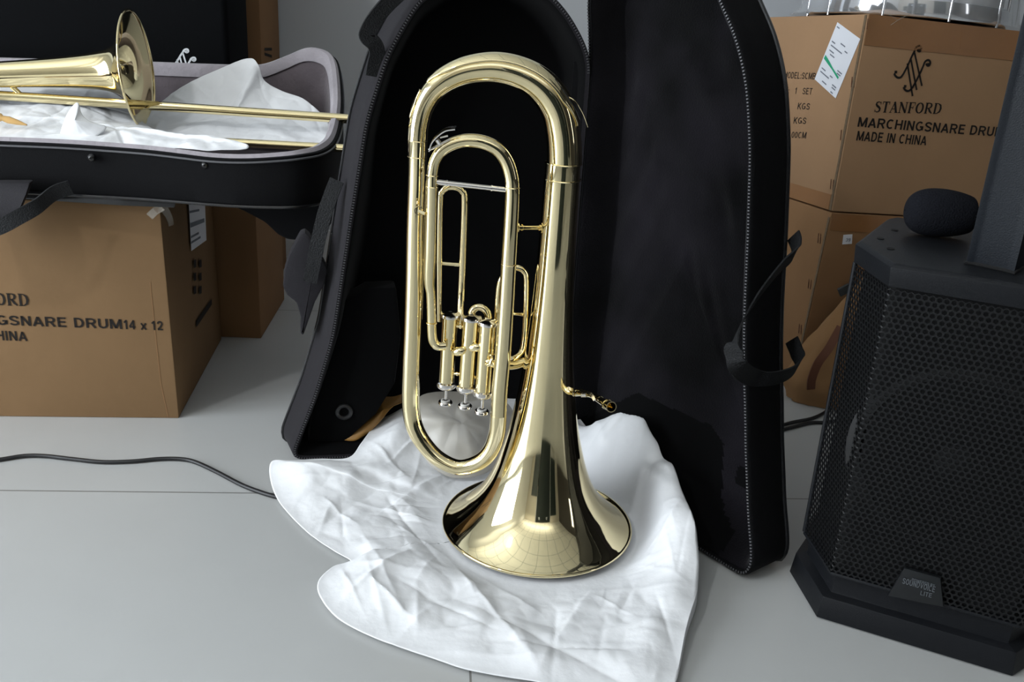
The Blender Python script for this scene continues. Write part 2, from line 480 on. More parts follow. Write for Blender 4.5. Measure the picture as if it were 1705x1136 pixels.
SERIF = {  # bold serif capitals: strokes in a 1-high box; (points, width)
 'T': (0.78, [([(0.39, 0), (0.39, 1)], .2), ([(0.02, .96), (.76, .96)], .08), ([(.05, .74), (.05, 1)], .06), ([(.73, .74), (.73, 1)], .06), ([(.22, .03), (.56, .03)], .06)]),
 'A': (0.86, [([(.1, .03), (.43, 1)], .08), ([(.40, 1), (.72, .03)], .21), ([(.22, .35), (.6, .35)], .07), ([(0, .03), (.26, .03)], .06), ([(.55, .03), (.88, .03)], .06)]),
 'N': (0.9, [([(.14, .03), (.14, 1)], .09), ([(.12, .98), (.76, .03)], .2), ([(.76, 0), (.76, .97)], .09), ([(0, .97), (.22, .97)], .06), ([(.62, .97), (.9, .97)], .06), ([(.0, .03), (.28, .03)], .06)]),
 'F': (0.74, [([(.2, 0), (.2, 1)], .2), ([(.04, .97), (.7, .97)], .07), ([(.2, .52), (.52, .52)], .07), ([(.68, .72), (.68, 1)], .06), ([(.52, .38), (.52, .66)], .06), ([(.04, .03), (.38, .03)], .06)]),
 'O': (0.88, [([(.43 + .33 * math.cos(t), .5 + .45 * math.sin(t)) for t in [i * math.pi / 12 for i in range(25)]], [.08 + .12 * abs(math.cos(i * math.pi / 12)) for i in range(25)])]),
 'R': (0.88, [([(.2, 0), (.2, 1)], .2), ([(.04, .97), (.5, .96), (.66, .88), (.7, .74), (.64, .6), (.48, .51), (.2, .5)], [.06, .08, .16, .2, .16, .08, .07]), ([(.42, .52), (.62, .22), (.86, .03)], [.16, .2, .1]), ([(.04, .03), (.36, .03)], .06)]),
 'D': (0.92, [([(.2, 0), (.2, 1)], .2), ([(.04, .97), (.46, .95), (.7, .8), (.78, .5), (.7, .2), (.46, .05), (.04, .03)], [.06, .08, .18, .21, .18, .08, .06])]),
 'S': (0.7, [([(.6, .8), (.5, .93), (.33, .96), (.17, .88), (.13, .74), (.24, .6), (.44, .48), (.58, .34), (.57, .17), (.44, .06), (.27, .04), (.12, .16)], [.05, .07, .08, .14, .18, .2, .21, .2, .17, .1, .08, .05]), ([(.6, .7), (.6, .98)], .05), ([(.1, .02), (.1, .3)], .05)]),
}
def serif_word(s, p0, p1, cap, n, up=None):
    tot = sum(SERIF[c][0] for c in s) + 0.06 * (len(s) - 1)
    p0, p1 = V(p0), V(p1); ex = (p1 - p0).normalized(); ey = up or n.cross(ex).normalized()
    sx = (p1 - p0).length / tot; x = 0.0; vs, fs = [], []
    for c in s:
        wd, st = SERIF[c]
        for pts, wds in st:
            k0 = len(vs); m2 = [V((a, b)) for a, b in pts]
            for i in range(len(m2)):
                t = (m2[min(i + 1, len(m2) - 1)] - m2[max(i - 1, 0)]).normalized(); q = V((-t.y, t.x))
                ww = wds[i] if isinstance(wds, list) else wds
                for sg in (1, -1):
                    g = m2[i] + q * (sg * ww / 2)
                    vs.append(p0 + ex * ((x + g.x) * sx) + ey * (g.y * cap) + n * 0.0007)
            for i in range(len(m2) - 1):
                a = k0 + 2 * i; fs.append([a, a + 1, a + 3, a + 2])
        x += wd + 0.06
    return vs, fs

# ---------------------------------------------------------------- the room
GRO = RU * RU.dot(fl(783, 1120)) + RV * RV.dot(fl(300, 820))
FLOOR = tile_mat('grey_floor_tile', rgb(187, 188, 187), rgb(120, 119, 116), 0.8, GRO, 0.32, 0.0013)
CEIL = tile_mat('white_ceiling_tile', rgb(236, 235, 230), rgb(150, 150, 148), 0.6, V((0.1, 0.1, 0)), 0.85, 0.008)
def struct(name, vf, mt):
    return obj(name, vf, mt, None, False, kind='structure')
U1, U2, V1, V2, ZC = -2.7, 3.3, -3.3, 2.42, 2.9
def rbox(u0, u1, v0, v1, z0, z1):
    return box(room(u0, v0, z0), RU * (u1 - u0), RV * (v1 - v0), V((0, 0, z1 - z0)))
struct('floor', rbox(U1, U2, V1, V2, -0.1, 0), FLOOR)
struct('ceiling', rbox(U1, U2, V1, V2, ZC, ZC + 0.1), CEIL)
struct('wall_back', rbox(U1, U2, V2, V2 + 0.1, 0, ZC), WALLM)
struct('wall_right', join(rbox(U2, U2 + 0.1, V1, -.72, 0, ZC), rbox(U2, U2 + .1, -.48, V2, 0, ZC), rbox(U2, U2 + .1, -.72, -.48, 0, .5), rbox(U2, U2 + .1, -.72, -.48, 2.1, ZC)), WALLR)
# left wall with its window opening
struct('wall_left', join(rbox(U1 - .1, U1, V1, -.75, 0, ZC), rbox(U1 - .1, U1, 1.25, V2, 0, ZC), rbox(U1 - .1, U1, -.75, 1.25, 0, .03), rbox(U1 - .1, U1, -.75, 1.25, 1.95, ZC)), WALLW)
struct('wall_front', rbox(U1, U2, V1 - .1, V1, 0, ZC), WALLF)
struct('added_dark_panel_1', rbox(-1.9, .15, V1, V1 + .04, 0, .95), ADDEDDARK)  # unseen dark panel added for the bell flare to mirror, where a bench would stand
struct('window_1', join(*[rbox(U1 - .02, U1 + .03, a, a + .05, .03, 1.95) for a in (-.75, .225, 1.2)], rbox(U1 - .02, U1 + .03, -.75, 1.25, .03, .08), rbox(U1 - .02, U1 + .03, -.75, 1.25, 1.9, 1.95)), FRAME)
struct('window_2', join(rbox(U2 - .03, U2 + .02, -.74, -.70, .5, 2.1), rbox(U2 - .03, U2 + .02, -.50, -.46, .5, 2.1)), FRAME)
struct('added_door_1', rbox(1.3, 2.6, V1, V1 + .05, 0, 2.15), ADDEDDARK)  # unseen dark slab added to give the brass reflections contrast
struct('baseboard_back', rbox(U1, U2, V2 - .012, V2, 0, .09), WALLW)

# ---------------------------------------------------------------- the baritone horn
YB = 1.167
BX = 0.0495
AX = V((BX, YB, 0))
horn = thing('baritone_horn', 'polished brass baritone horn standing upright on its bell', 'brass instrument', (BX, YB, 0.012))
prof = [(0.5175, 0.0215), (0.496, 0.0221), (0.458, 0.0227), (0.421, 0.0234), (0.39, 0.0243), (0.358, 0.0255), (0.309, 0.0283), (0.259, 0.0324), (0.216, 0.0378), (0.172, 0.0450), (0.145, 0.0505), (0.118, 0.0575), (0.098, 0.0637), (0.080, 0.0708), (0.064, 0.0792), (0.050, 0.0890), (0.038, 0.1000), (0.028, 0.1105), (0.020, 0.1205), (0.0155, 0.1275), (0.0140, 0.1305)]
pv = [V((a, b, 0)) for a, b in prof]
pc = [(q.x, q.y) for q in catmull(pv, 5)]
inner = [(a, max(b - 0.0012, 0.004)) for a, b in reversed(pc)]
bell = obj('bell', lathe((BX, YB, 0), (0, 0, 1), pc + inner, 128), BRASS, horn)
obj('bell_rim', torus((BX, YB, 0.0142), (0, 0, 1), 0.1305, 0.0022, 128, 12), BRASS, bell)
def ptube(name, L, parent, mt=BRASS, sides=24, sub=6, label=None):
    """L: (pixel x, pixel y, width in pixels, Y)"""
    P, rr = [], []
    for x, y, wd, Y in L:
        p = at(x, y, Y); P.append(p); rr.append(wd / 2 * depth(p) / FPX)
    return obj(name, tube(P, rr, sides, sub), mt, parent, label=label), P, rr
top_bow, TB, TR = ptube('top_bow', [(940, 275, 59, YB), (939.5, 245, 58.5, YB), (937, 218, 58, YB), (930, 187, 57, YB), (913, 157, 56, YB), (889, 135, 54, YB), (860, 121, 52, YB), (828, 114, 50, YB), (797, 115, 47, YB), (767, 122, 44, YB), (740, 136, 41, YB), (719, 155, 38, YB), (705, 180, 35.5, YB), (698, 208, 34, YB), (696, 235, 33.5, YB)], horn, sides=40, sub=8)
main, _, _ = ptube('main_branch', [(696, 234, 33, YB), (695, 300, 32, YB), (692, 380, 31, YB), (690.5, 460, 31, YB), (688, 540, 30.5, YB), (685.5, 600, 30.5, YB), (684, 650, 30, YB)], horn, sides=32)
ptube('bottom_bow', [(684, 648, 30, YB), (684.5, 680, 29.5, YB), (690, 710, 29, YB - .003), (705, 738, 28, YB - .008), (730, 764, 27, YB - .014), (763, 778.5, 26, YB - .02), (795, 771, 27, YB - .025), (816, 752, 27.5, YB - .03), (827, 723, 27.5, YB - .033), (830, 690, 27.5, YB - .035)], horn, sides=32, sub=8)
YI = YB - .035
ptube('tuning_slide_tube', [(830, 692, 27, YI), (832, 650, 27, YI), (838, 585, 26.5, YI), (843, 510, 26, YI), (847, 440, 25.5, YI), (850.5, 380, 25, YI), (853, 330, 24.5, YI), (853, 312, 24, YI)], horn, sides=28)
ptube('tuning_bow', [(853, 314, 24, YI), (852, 297, 24, YI), (846, 274, 24, YI), (835, 255, 24, YI), (820, 243, 24, YI), (800, 235.5, 24, YI), (776, 234, 23.5, YI), (753, 240, 22.5, YI), (735, 252, 21, YI), (724, 270, 19.5, YI), (720, 292, 18.5, YI), (719.5, 312, 18.5, YI)], horn, sides=28, sub=8)
ptube('valve_branch', [(719.5, 310, 19, YI), (718.5, 360, 19.5, YI + .004), (717, 420, 20, YI + .008), (715.5, 455, 19.5, YI + .012), (715.5, 475, 17, YI + .014), (717.5, 490, 15.5, YI + .015), (718.5, 520, 15.5, YI + .018), (719, 550, 15.5, YI + .02), (721, 567, 15.5, YI + .021), (728, 576, 15, YI + .023), (742, 576, 14.5, YI + .025)], horn, sides=24, sub=8)
# valves
YV = [YB + .006, YB - .002, YB - .010]
VT = [(750, 522), (785, 527), (813, 535)]; VBm = [(743, 645), (776, 651), (804, 660)]
for i in range(3):
    a = at(*VT[i], YV[i]); b = at(*VBm[i], YV[i]); ax = (b - a).normalized(); L = (b - a).length
    r = 0.0108
    vb = obj('valve', lathe(a, ax, [(0.002, r), (L - .004, r)], 32, True, True), BRASS, horn)
    sharp(obj('top_cap', lathe(a, ax, [(-0.001, r * .25), (-.0015, r * .35), (0.0, r * .85), (0.0003, r * 1.22), (0.0022, r * 1.27), (.0044, r * 1.24), (.0056, r * 1.02)], 32, True), SILVER, vb, label='silver valve cap'))
    sharp(obj('bottom_cap', lathe(b, ax, [(-.009, r * 1.02), (-.0075, r * 1.22), (-.004, r * 1.26), (-.0015, r * 1.2), (.001, r * .95), (.0032, r * .6), (.0042, r * .25)], 32, False, True), SILVER, vb, label='silver valve cap'))
    st = obj('stem', rod(b + ax * .003, b + ax * .022, .0020), SILVER, vb, label='silver valve stem')
    obj('felt', lathe(b + ax * .0185, ax, [(0, .0035), (0, .0062), (.002, .0062), (.002, .0035)], 20), FELT, vb, label='white felt washer')
    sharp(obj('finger_button', lathe(b + ax * .0205, ax, [(0, .003), (0, .0088), (.001, .0095), (.0035, .0095), (.0045, .0085), (.005, .004)], 28, True, True), SILVER, vb, label='silver finger button'))
for a, b, r in (((758, 586), (770, 584), 8), ((784, 579), (797, 578), 8)):
    p, q = at(*a, YB - .008), at(*b, YB - .012); dd = (q - p); k = depth(p) / FPX
    obj('knuckle', lathe(p - dd * .4, dd, [(0, .001), (.0025, r * k * .7), (.006, r * k * .95), (dd.length * .9, r * k), (dd.length * 1.8 - .006, r * k * .95), (dd.length * 1.8 - .0025, r * k * .7), (dd.length * 1.8, .001)], 20), BRASS, horn)
for a, b in (((757, 543), (778, 545)), ((792, 549), (808, 551)), ((752, 622), (772, 623)), ((784, 628), (800, 629))):
    p, q = at(*a, YB + .003), at(*b, YB - .003)
    obj('valve_strut', join(rod(p, q, .0020), rod(p.lerp(q, .42), p.lerp(q, .58), .0032)), BRASS, horn)
YS = YB + .03
ptube('first_slide', [(732, 535, 9, YS), (732, 440, 10, YS), (733.5, 335, 10, YS), (737, 319, 10.5, YS), (746, 312, 11, YS), (760, 312, 11.5, YS), (770, 319, 12, YS), (774, 335, 12.5, YS), (771, 430, 13, YS), (768, 500, 13, YS - .004), (766, 545, 13, YS - .02)], horn, sides=16)
ptube('second_slide', [(784, 560, 12, YB + .015), (784, 530, 13, YB + .015), (788, 516, 13, YB + .016), (797, 511, 13, YB + .016), (807, 515, 13, YB + .015), (813, 528, 13, YB + .013), (813, 560, 12, YB + .01)], horn, sides=18)
ptube('third_slide', [(822, 590, 10, YB + .012), (826, 545, 10, YB + .018), (831, 480, 11, YB + .02), (838, 460, 11, YB + .02), (850, 447.5, 11, YB + .02), (863, 446, 11, YB + .02), (873, 452, 11, YB + .02), (877, 466, 11, YB + .02), (876, 520, 11, YB + .02), (873, 568, 11, YB + .015), (867, 588, 11, YB + .01), (852, 598, 11, YB)], horn, sides=16)
ptube('outlet_elbow', [(806, 599, 13, YB - .012), (818, 604, 15, YB - .018), (838, 608, 16, YB - .012), (858, 607, 16, YB - .002), (874, 602, 15, YB + .004)], horn, sides=20)
p = at(814, 600, YB - .024); obj('outlet_collar', torus(p, at(830, 604, YB - .018) - p, .0070, .0018, 28, 8), BRASS, horn)
def brace(name, a, b, Y0, Y1, wd, mt):
    p, q = at(*a, Y0), at(*b, Y1); k = depth(p) / FPX * wd / 2
    L = (q - p).length
    return sharp(obj(name, lathe(p, q - p, [(0, k * 1.1), (L * .14, k * 1.1), (L * .14, k * 1.3), (L * .16, k * 1.3), (L * .16, k), (L * .78, k), (L * .78, k * 1.3), (L * .80, k * 1.3), (L * .80, k * 1.1), (L, k * 1.1)], 20, True, True), mt, horn))
brace('tuning_brace', (727, 303), (843, 316), YI, YI, 8.5, SILVER)['label'] = 'silver cross brace'
brace('bell_brace', (862, 379), (908, 379), YI + .004, YB, 8, BRASS)
brace('slide_brace', (731, 438), (765, 441), YS, YS, 6, BRASS)
brace('slide_brace', (852, 522), (872, 524), YB + .01, YB + .02, 5, BRASS)
for x, Y in ((864, YI + .006), (903, YB - .006)):
    p = at(x, 379, Y); obj('brace_flange', lathe(p - V((.001, 0, 0)), (1, 0, 0), [(0, .001), (0, .0075), (.0015, .006), (.002, .001)], 20), BRASS, horn)
# ferrules
for z, r in ((0.518, .0226), (0.4985, .0230)):
    obj('ferrule', torus((BX + .0006, YB, z), (0, 0, 1), r - .0002, .0008, 64, 8), BRASS, horn)
for x, y, wd, Y, dx in ((696, 234, 34, YB, 0), (695.7, 261, 33, YB, 0), (720, 292, 19.5, YI, 0), (719.5, 311, 19.5, YI, 0), (853, 312, 25, YI, 0), (847.5, 440, 26.5, YI, 0), (718.7, 538, 16.5, YI + .018, 0)):
    p = at(x, y, Y); obj('ferrule', torus(p, (0, 0, 1), wd / 2 * depth(p) / FPX, .0007, 48, 8), BRASS, horn)
# bow guard: a thin plate wrapped over the outside of the top bow
def guard(i0, i1, half, lift):
    P = catmull(TB, 10); rr = [q.x for q in catmull([V((r, 0, 0)) for r in TR], 10)]
    c = at(822, 230, YB); vs, fs = [], []; idx = list(range(i0, i1))
    for i in idx:
        t = (P[min(i + 1, len(P) - 1)] - P[max(i - 1, 0)]).normalized()
        o = P[i] - c; o = (o - t * o.dot(t)); o.y = 0; o.normalize(); bnr = t.cross(o)
        e = min(i - i0, i1 - 1 - i); hh = half * (0.55 + .45 * sstep(0, 14, e))
        for j in range(13):
            a = R(-hh + 2 * hh * j / 12)
            vs.append(P[i] + (o * math.cos(a) + bnr * math.sin(a)) * (rr[i] + lift))
    for i in range(len(idx) - 1):
        for j in range(12): fs.append([i * 13 + j, i * 13 + j + 1, (i + 1) * 13 + j + 1, (i + 1) * 13 + j])
    return vs, fs
solid(obj('bow_guard', guard(22, 108, 62, .0011), BRASS, horn), .0008)
solid(obj('bow_guard', guard(112, 128, 50, .0009), BRASS, horn), .0008)
ptube('guard_wire', [(944, 160, 1.6, YB - .01), (957, 168, 1.8, YB - .01), (968, 184, 2, YB - .01), (974, 197, 2.4, YB - .01), (979, 212, 1.4, YB - .01)], horn, sides=8, sub=4)
ptube('guard_wire', [(924, 131, 1.4, YB - .018), (944, 160, 1.8, YB - .016), (958, 182, 2, YB - .014), (966, 200, 1.4, YB - .012)], horn, mt=VINYL, sides=8, sub=4)
# silver hook on the tuning bow
hk = obj('finger_hook', ribbon([at(715, 250, YI - .004), at(719, 237, YI - .006), at(728, 226, YI - .008), (at(742, 216, YI - .010)), at(759, 213, YI - .012)], V((0, 1, 0.2)), .011, .0014), SILVER, horn, label='silver curved finger hook')
obj('hook_post', join(rod(at(727, 231, YI - .006), at(735, 244, YI), .003), rod(at(733, 229, YI - .006), at(746, 226, YI - .008), .0012)), SILVER, horn, label='silver hook post')
obj('hook_foot', rod(at(714, 250, YI - .003), at(750, 232, YI - .004), .0016), SILVER, horn, label='silver hook foot')
p = at(697, 351, YI + .003)
obj('water_key', join(torus(p, (0.3, -1, .1), .0050, .0007, 24, 6), rod(p, at(708, 356, YI), .0022)), BRASS, horn)
# leadpipe and mouthpiece receiver at the right, behind the bell
ptube('leadpipe', [(905, 590, 13, YB + .07), (920, 615, 13, YB + .075), (936, 636, 14, YB + .06), (952, 652, 14, YB + .04), (968, 654, 12, YB + .015), (985, 658, 10, YB - .005), (1000, 666, 12, YB - .03)], horn, sides=20)
rp, rq = at(990, 661, YB - .012), at(1018, 678, YB - .065)
rd = (rq - rp); RLn = rd.length; k = depth(rq) / FPX
sharp(obj('mouthpiece_receiver', lathe(rp, rd, [(0, 5 * k), (RLn * .72, 7.2 * k), (RLn * .72, 9.4 * k), (RLn * .78, 9.4 * k), (RLn * .78, 7.8 * k), (RLn, 9.4 * k), (RLn, 7.8 * k), (RLn * .7, 6.4 * k), (RLn * .1, 4.4 * k), (RLn * .08, .5 * k)], 32, True), BRASS, horn))
obj('leadpipe_clamp', join(ribbon([at(966, 650, YB), at(974, 652, YB - .008), at(984, 656, YB - .02), at(990, 666, YB - .03)], V((0, 1, 1)), .004, .0014), rod(at(968, 658, YB + .002), at(976, 658, YB), .003)), SILVER, horn, label='silver leadpipe clamp')
obj('thumb_ring', tube([at(958, 651, YB + .01), at(945, 660, YB + .005), at(941, 668, YB), at(946, 674, YB), at(957, 676, YB + .005)], .0011, 8, 6), BRASS, horn)

# ---------------------------------------------------------------- white packing sheet under the horn
rnd = random.Random(7)
def creases(n, x0, x1, y0, y1, amp, wid, seed, lo=.04, hi=.16):
    r2 = random.Random(seed); L = []
    for _ in range(n):
        a = r2.uniform(0, math.pi); L.append((r2.uniform(x0, x1), r2.uniform(y0, y1), math.cos(a), math.sin(a), r2.uniform(lo, hi), amp * r2.uniform(.3, 1) * r2.choice((1, 1, -1)), wid * r2.uniform(.5, 1.6)))
    return L
def crease_h(L, x, y):
    h = 0
    for cx, cy, dx, dy, ln, am, wd in L:
        ex, ey = x - cx, y - cy; s = ex * dx + ey * dy
        if abs(s) > ln: continue
        d = abs(-ex * dy + ey * dx)
        if d < wd * 4: h += am * math.exp(-d / wd) * (1 - (s / ln) ** 2)
    return h
def draped(outline, center, hf, rings=60, N=260, up=V((0, 0, 1)), smooth=8):
    O = resample(catmull(outline, smooth, True), N, True); c = V(center); vs, fs = [c + up * hf(c, 0, 0)], []
    for i in range(1, rings + 1):
        t = i / rings
        for k, o in enumerate(O):
            p = c.lerp(o, t); vs.append(p + up * hf(p, t, k))
    for k in range(N): fs.append([0, 1 + k, 1 + (k + 1) % N])
    for i in range(rings - 1):
        a = 1 + i * N; b = a + N
        for k in range(N): fs.append([a + k, a + (k + 1) % N, b + (k + 1) % N, b + k])
    return vs, fs
SO = [(452, 771, .022), (450, 800, .012), (466, 838, .005), (510, 885, .005), (555, 917, .005), (584, 935, .006), (556, 943, .008), (530, 968, .010), (534, 997, .008), (566, 1033, .006), (634, 1067, .006), (721, 1097, .006), (784, 1117, .006), (884, 1135, .006), (1000, 1158, .006), (1100, 1175, .008), (1126, 1136, .008), (1143, 1060, .006), 'CREST', (1012, 730, .04), (985, 722, .045), (955, 690, .05), (915, 668, .05), (880, 655, .05), (840, 650, .05), (790, 652, .05), (740, 651, .05), (695, 655, .05), (657, 662, .045), (628, 703, .035), (602, 740, .028), (580, 764, .024), (530, 767, .02), (480, 769, .024)]
CREST = [fl(x, y, z) for x, y, z in ((1148, 1050, .012), (1157, 985, .028), (1161, 930, .045), (1155, 880, .06), (1138, 825, .075), (1115, 775, .085), (1096, 737, .095), (1070, 717, .095), (1040, 719, .08))]
sheet_out = []
for q in SO:
    if q == 'CREST':
        for i, c_ in enumerate(CREST[1:-1]):
            t_ = CREST[i + 2] - CREST[i]; t_.z = 0; t_.normalize()
            o_ = V((c_.x, c_.y, .004)) + V((t_.y, -t_.x, 0)) * (.004 + .12 * max(c_.z - .04, 0))
            sheet_out.append(o_)
    else: sheet_out.append(fl(*q))
def crest_h(p):
    best = (9, 0, 0)
    for a, b in zip(CREST, CREST[1:]):
        a2, b2 = V((a.x, a.y, 0)), V((b.x, b.y, 0)); d = b2 - a2
        s_ = min(max((p - a2).dot(d) / d.length_squared, 0), 1); q = a2 + d * s_; ds = (p - q).length
        if ds < best[0]: best = (ds, a.z + (b.z - a.z) * s_, d.x * (p.y - q.y) - d.y * (p.x - q.x))
    ds, z_, side = best
    return z_ * math.exp(-(ds / (.055 if side > 0 else .010)) ** 2)
CRS = creases(150, -.38, .32, .8, 1.45, .0035, .005, 3, .03, .12) + creases(26, -.3, .3, .85, 1.4, .007, .014, 11, .08, .25)
LH0, LL0 = V((.091, 1.415, 0)), V((-.33, 1.319, 0))
ldir = (LL0 - LH0).normalized(); lback = V((ldir.y, -ldir.x, 0)); 
if lback.y < 0: lback = -lback
fr0, fr1 = fl(1050, 722), fl(1150, 900)
def sheet_h(p, t, k):
    q = V((p.x, p.y, 0)); rb = (q - AX).length
    inn = sstep(-.07, .01, (q - LH0).dot(lback))
    h = .006 + .0 * inn
    c = crease_h(CRS, p.x, p.y) + .004 * noise.noise(V((p.x * 9, p.y * 9, 1))) + .003 * noise.noise(V((p.x * 24, p.y * 24, 4)))
    c += .006 * max(0, noise.noise(V((p.x * 5, p.y * 5, 9))))
    vd = noise.voronoi(V((p.x * 15 + .6 * noise.noise(V((p.x * 8, p.y * 8, 2))), p.y * 15, .3)))[0]
    c += .0045 * min(vd[1] - vd[0], .5)
    vd = noise.voronoi(V((p.x * 38, p.y * 34, 1.3)))[0]
    c += .0014 * min(vd[1] - vd[0], .5)
    c = max(c, -.002)
    # the raised fold along the right edge and the flap at the left
    d2 = (q - fl(520, 800)).length; c += .012 * math.exp(-(d2 / .07) ** 2)
    d3 = (q - fl(660, 975)).length; c += .008 * math.exp(-(d3 / .08) ** 2)
    amp = sstep(.137, .19, rb)
    h += c * (amp * .98 + .02) * (1 - .7 * sstep(.93, 1, t))
    zb = p.z * (amp if rb > .1 else 0)
    e = sstep(.80, 1, t)
    target = zb * sstep(.2, 1, t) + .0045 * (1 - e) + (c * (amp * .98 + .02) + .022 * inn) * (1 - .88 * e)
    target = max(target, .003)
    if t < .999: target += crest_h(q) * (1 + .35 * noise.noise(V((p.x * 14, p.y * 14, 7)))) * sstep(.137, .17, rb)
    return target - p.z
sh = obj('packing_sheet', draped(sheet_out, fl(870, 880), sheet_h, 150, 640), PAPER, None, True, 'white crinkled plastic packing sheet spread on the tiled floor under the horn', 'packing sheet', loc=(0, 1.1, 0.004))
solid(sh, .0008, 1)

# ---------------------------------------------------------------- the open horn case
def smooth_outline(pts, n=360):
    P = [V((a, b, 0)) for a, b in pts]
    for _ in range(3):
        Q = []
        for i in range(len(P)):
            a, b = P[i], P[(i + 1) % len(P)]
            if (b - a).length < .06: Q += [a.lerp(b, .25), a.lerp(b, .75)]
            else: Q += [a.lerp(b, .012 / (b - a).length), b.lerp(a, .012 / (b - a).length)]
        P = Q
    return resample(P, n)
def inset(P, d):
    n = len(P); out = []
    area = sum(P[i].x * P[(i + 1) % n].y - P[(i + 1) % n].x * P[i].y for i in range(n)); sg = 1 if area > 0 else -1
    for i in range(n):
        t = (P[(i + 2) % n] - P[i - 2]).normalized(); out.append(P[i] + V((-t.y, t.x, 0)) * (d * sg))
    return out
def flared(P, d): 
    A, B = inset(P, 0), inset(P, d)
    return [a.lerp(b, sstep(.02, .16, a.x)) for a, b in zip(A, B)]
def rings_mesh(rings, fan0=None, fan1=None):
    n = len(rings[0]); vs, fs = [], []
    for r in rings: vs += r
    for i in range(len(rings) - 1):
        for k in range(n): fs.append([i * n + k, i * n + (k + 1) % n, (i + 1) * n + (k + 1) % n, (i + 1) * n + k])
    if fan1 is not None:
        vs.append(fan1); c = len(vs) - 1; b = (len(rings) - 1) * n
        for k in range(n): fs.append([b + k, b + (k + 1) % n, c])
    return vs, fs
case = thing('horn_case', 'tall black zippered horn case standing open behind the brass horn', 'instrument case', (.091, 1.415, 0))
def half(nm, pts, base, d, nb, D, Din, padw, lining, hinge_w, fwd, flare=0.0):
    O = smooth_outline(pts)
    cen = V((sum(p.x for p in O) / len(O), sum(p.y for p in O) / len(O), 0))
    def P3(q, dep):
        z = q.y; f = fwd * (1 - min(z / .25, 1)) ** 2 * sstep(.0, .25, q.x)
        return base + d * q.x + V((0, 0, max(z, .0035))) + nb * (dep - f)
    rings = [[P3(q, .0) for q in inset(O, .008)], [P3(q, -.001) for q in inset(O, .002)], [P3(q, .002) for q in O], [P3(q, D * .3) for q in flared(O, -flare * .3)], [P3(q, D * .6) for q in flared(O, -flare * .65)], [P3(q, D - .012) for q in flared(O, -flare)], [P3(q, D - .005) for q in flared(O, .004 - flare)], [P3(q, D - .001) for q in flared(O, .014 - flare)], [P3(q, D) for q in inset(O, .03)]]
    shell = obj(nm + '_shell', rings_mesh(rings, fan1=P3(cen, D)), NYLON if nm == 'base' else NYLON2, case)
    # lining: padded bowl
    def lin_d(q, t):
        w1 = padw if q.x > hinge_w else padw * .35
        dd = (1 - t) * (q - cen).length
        return Din * sstep(0, w1, dd) ** .8
    L = []; I = inset(O, .008)
    for i in range(90, -1, -1):
        t = i / 90; t = t ** .7
        L.append([P3(cen.lerp(q, t), lin_d(q, t) + .0008 + .003 * noise.noise(V((q.x * 12 * t, q.y * 12 * t, 3))) * (1 if t < .97 else 0)) for q in I])
    lo = obj(nm + '_lining', rings_mesh(L), lining, case)
    # piping on the back edge
    pp = [P3(q, D - .010) for q in flared(O, -.001 - flare)]
    fr = frames(pp + [pp[0]]); vs, fs = [], []
    for p, (t, u, v) in zip(pp, fr):
        for k in range(8):
            a = k * math.pi / 4; vs.append(p + (u * math.cos(a) + v * math.sin(a)) * .0028 + V((0, 0, .0028 if p.z < .01 else 0)))
    n = len(pp)
    for i in range(n):
        for k in range(8): fs.append([i * 8 + k, i * 8 + (k + 1) % 8, ((i + 1) % n) * 8 + (k + 1) % 8, ((i + 1) % n) * 8 + k])
    obj('piping', (vs, fs), VINYL, case, label='glossy black piping')
    # zipper: tape and teeth along the rim
    Z = resample([P3(q, -.0022) for q in inset(O, .004)], 520); C3 = P3(cen, 0); vs, fs = [], []
    for i in range(len(Z)):
        a = Z[i]; t = (Z[(i + 1) % len(Z)] - a).normalized(); s = nb.cross(t).normalized()
        if (a - base).dot(d) < .012 and a.z < .6: continue
        vf = box(a - t * .0008 - s * .0014 - nb * .0008, t * .0015, s * .0028, nb * .0014)
        k0 = len(vs); vs += vf[0]; fs += [[j + k0 for j in q] for q in vf[1]]
    obj('zipper', (vs, fs), ZIP, case, smooth=False, label='zipper teeth along the rim')
    return P3, O, lo
BO = [(0, .004), (0, .30), (0, .612), (.012, .645), (.046, .691), (.09, .722), (.145, .74), (.2, .727), (.253, .689), (.293, .618), (.321, .529), (.343, .393), (.371, .211), (.399, .114), (.425, .045), (.434, .02), (.425, .004), (.2, .004)]
PB, OB, base_lining = half('base', BO, LH0, ldir, lback, .078, .068, .03, VELVET, -1, 0.0, .014)
RR0 = V((.345, 1.09, 0)); rdir = (RR0 - LH0).normalized(); rback = V((-rdir.y, rdir.x, 0))
LO_ = [(-.006, .004), (-.006, .30), (-.007, .612), (-.014, .66), (-.022, .70), (-.016, .745), (.012, .785), (.065, .81), (.13, .805), (.185, .77), (.229, .713), (.261, .674), (.287, .621), (.306, .546), (.322, .437), (.333, .346), (.346, .268), (.37, .166), (.396, .088), (.416, .045), (.422, .024), (.412, .004), (.2, .004)]
PL, OL, lid_lining = half('lid', LO_, LH0, rdir, rback, .075, .058, .05, PLUSH, .06, .03)
obj('hinge_strip', box(V((.066, 1.432, .006)), V((.052, 0, 0)), V((0, .004, 0)), V((0, 0, .61))), NYLON2, case, False, label='black cloth hinge strip')
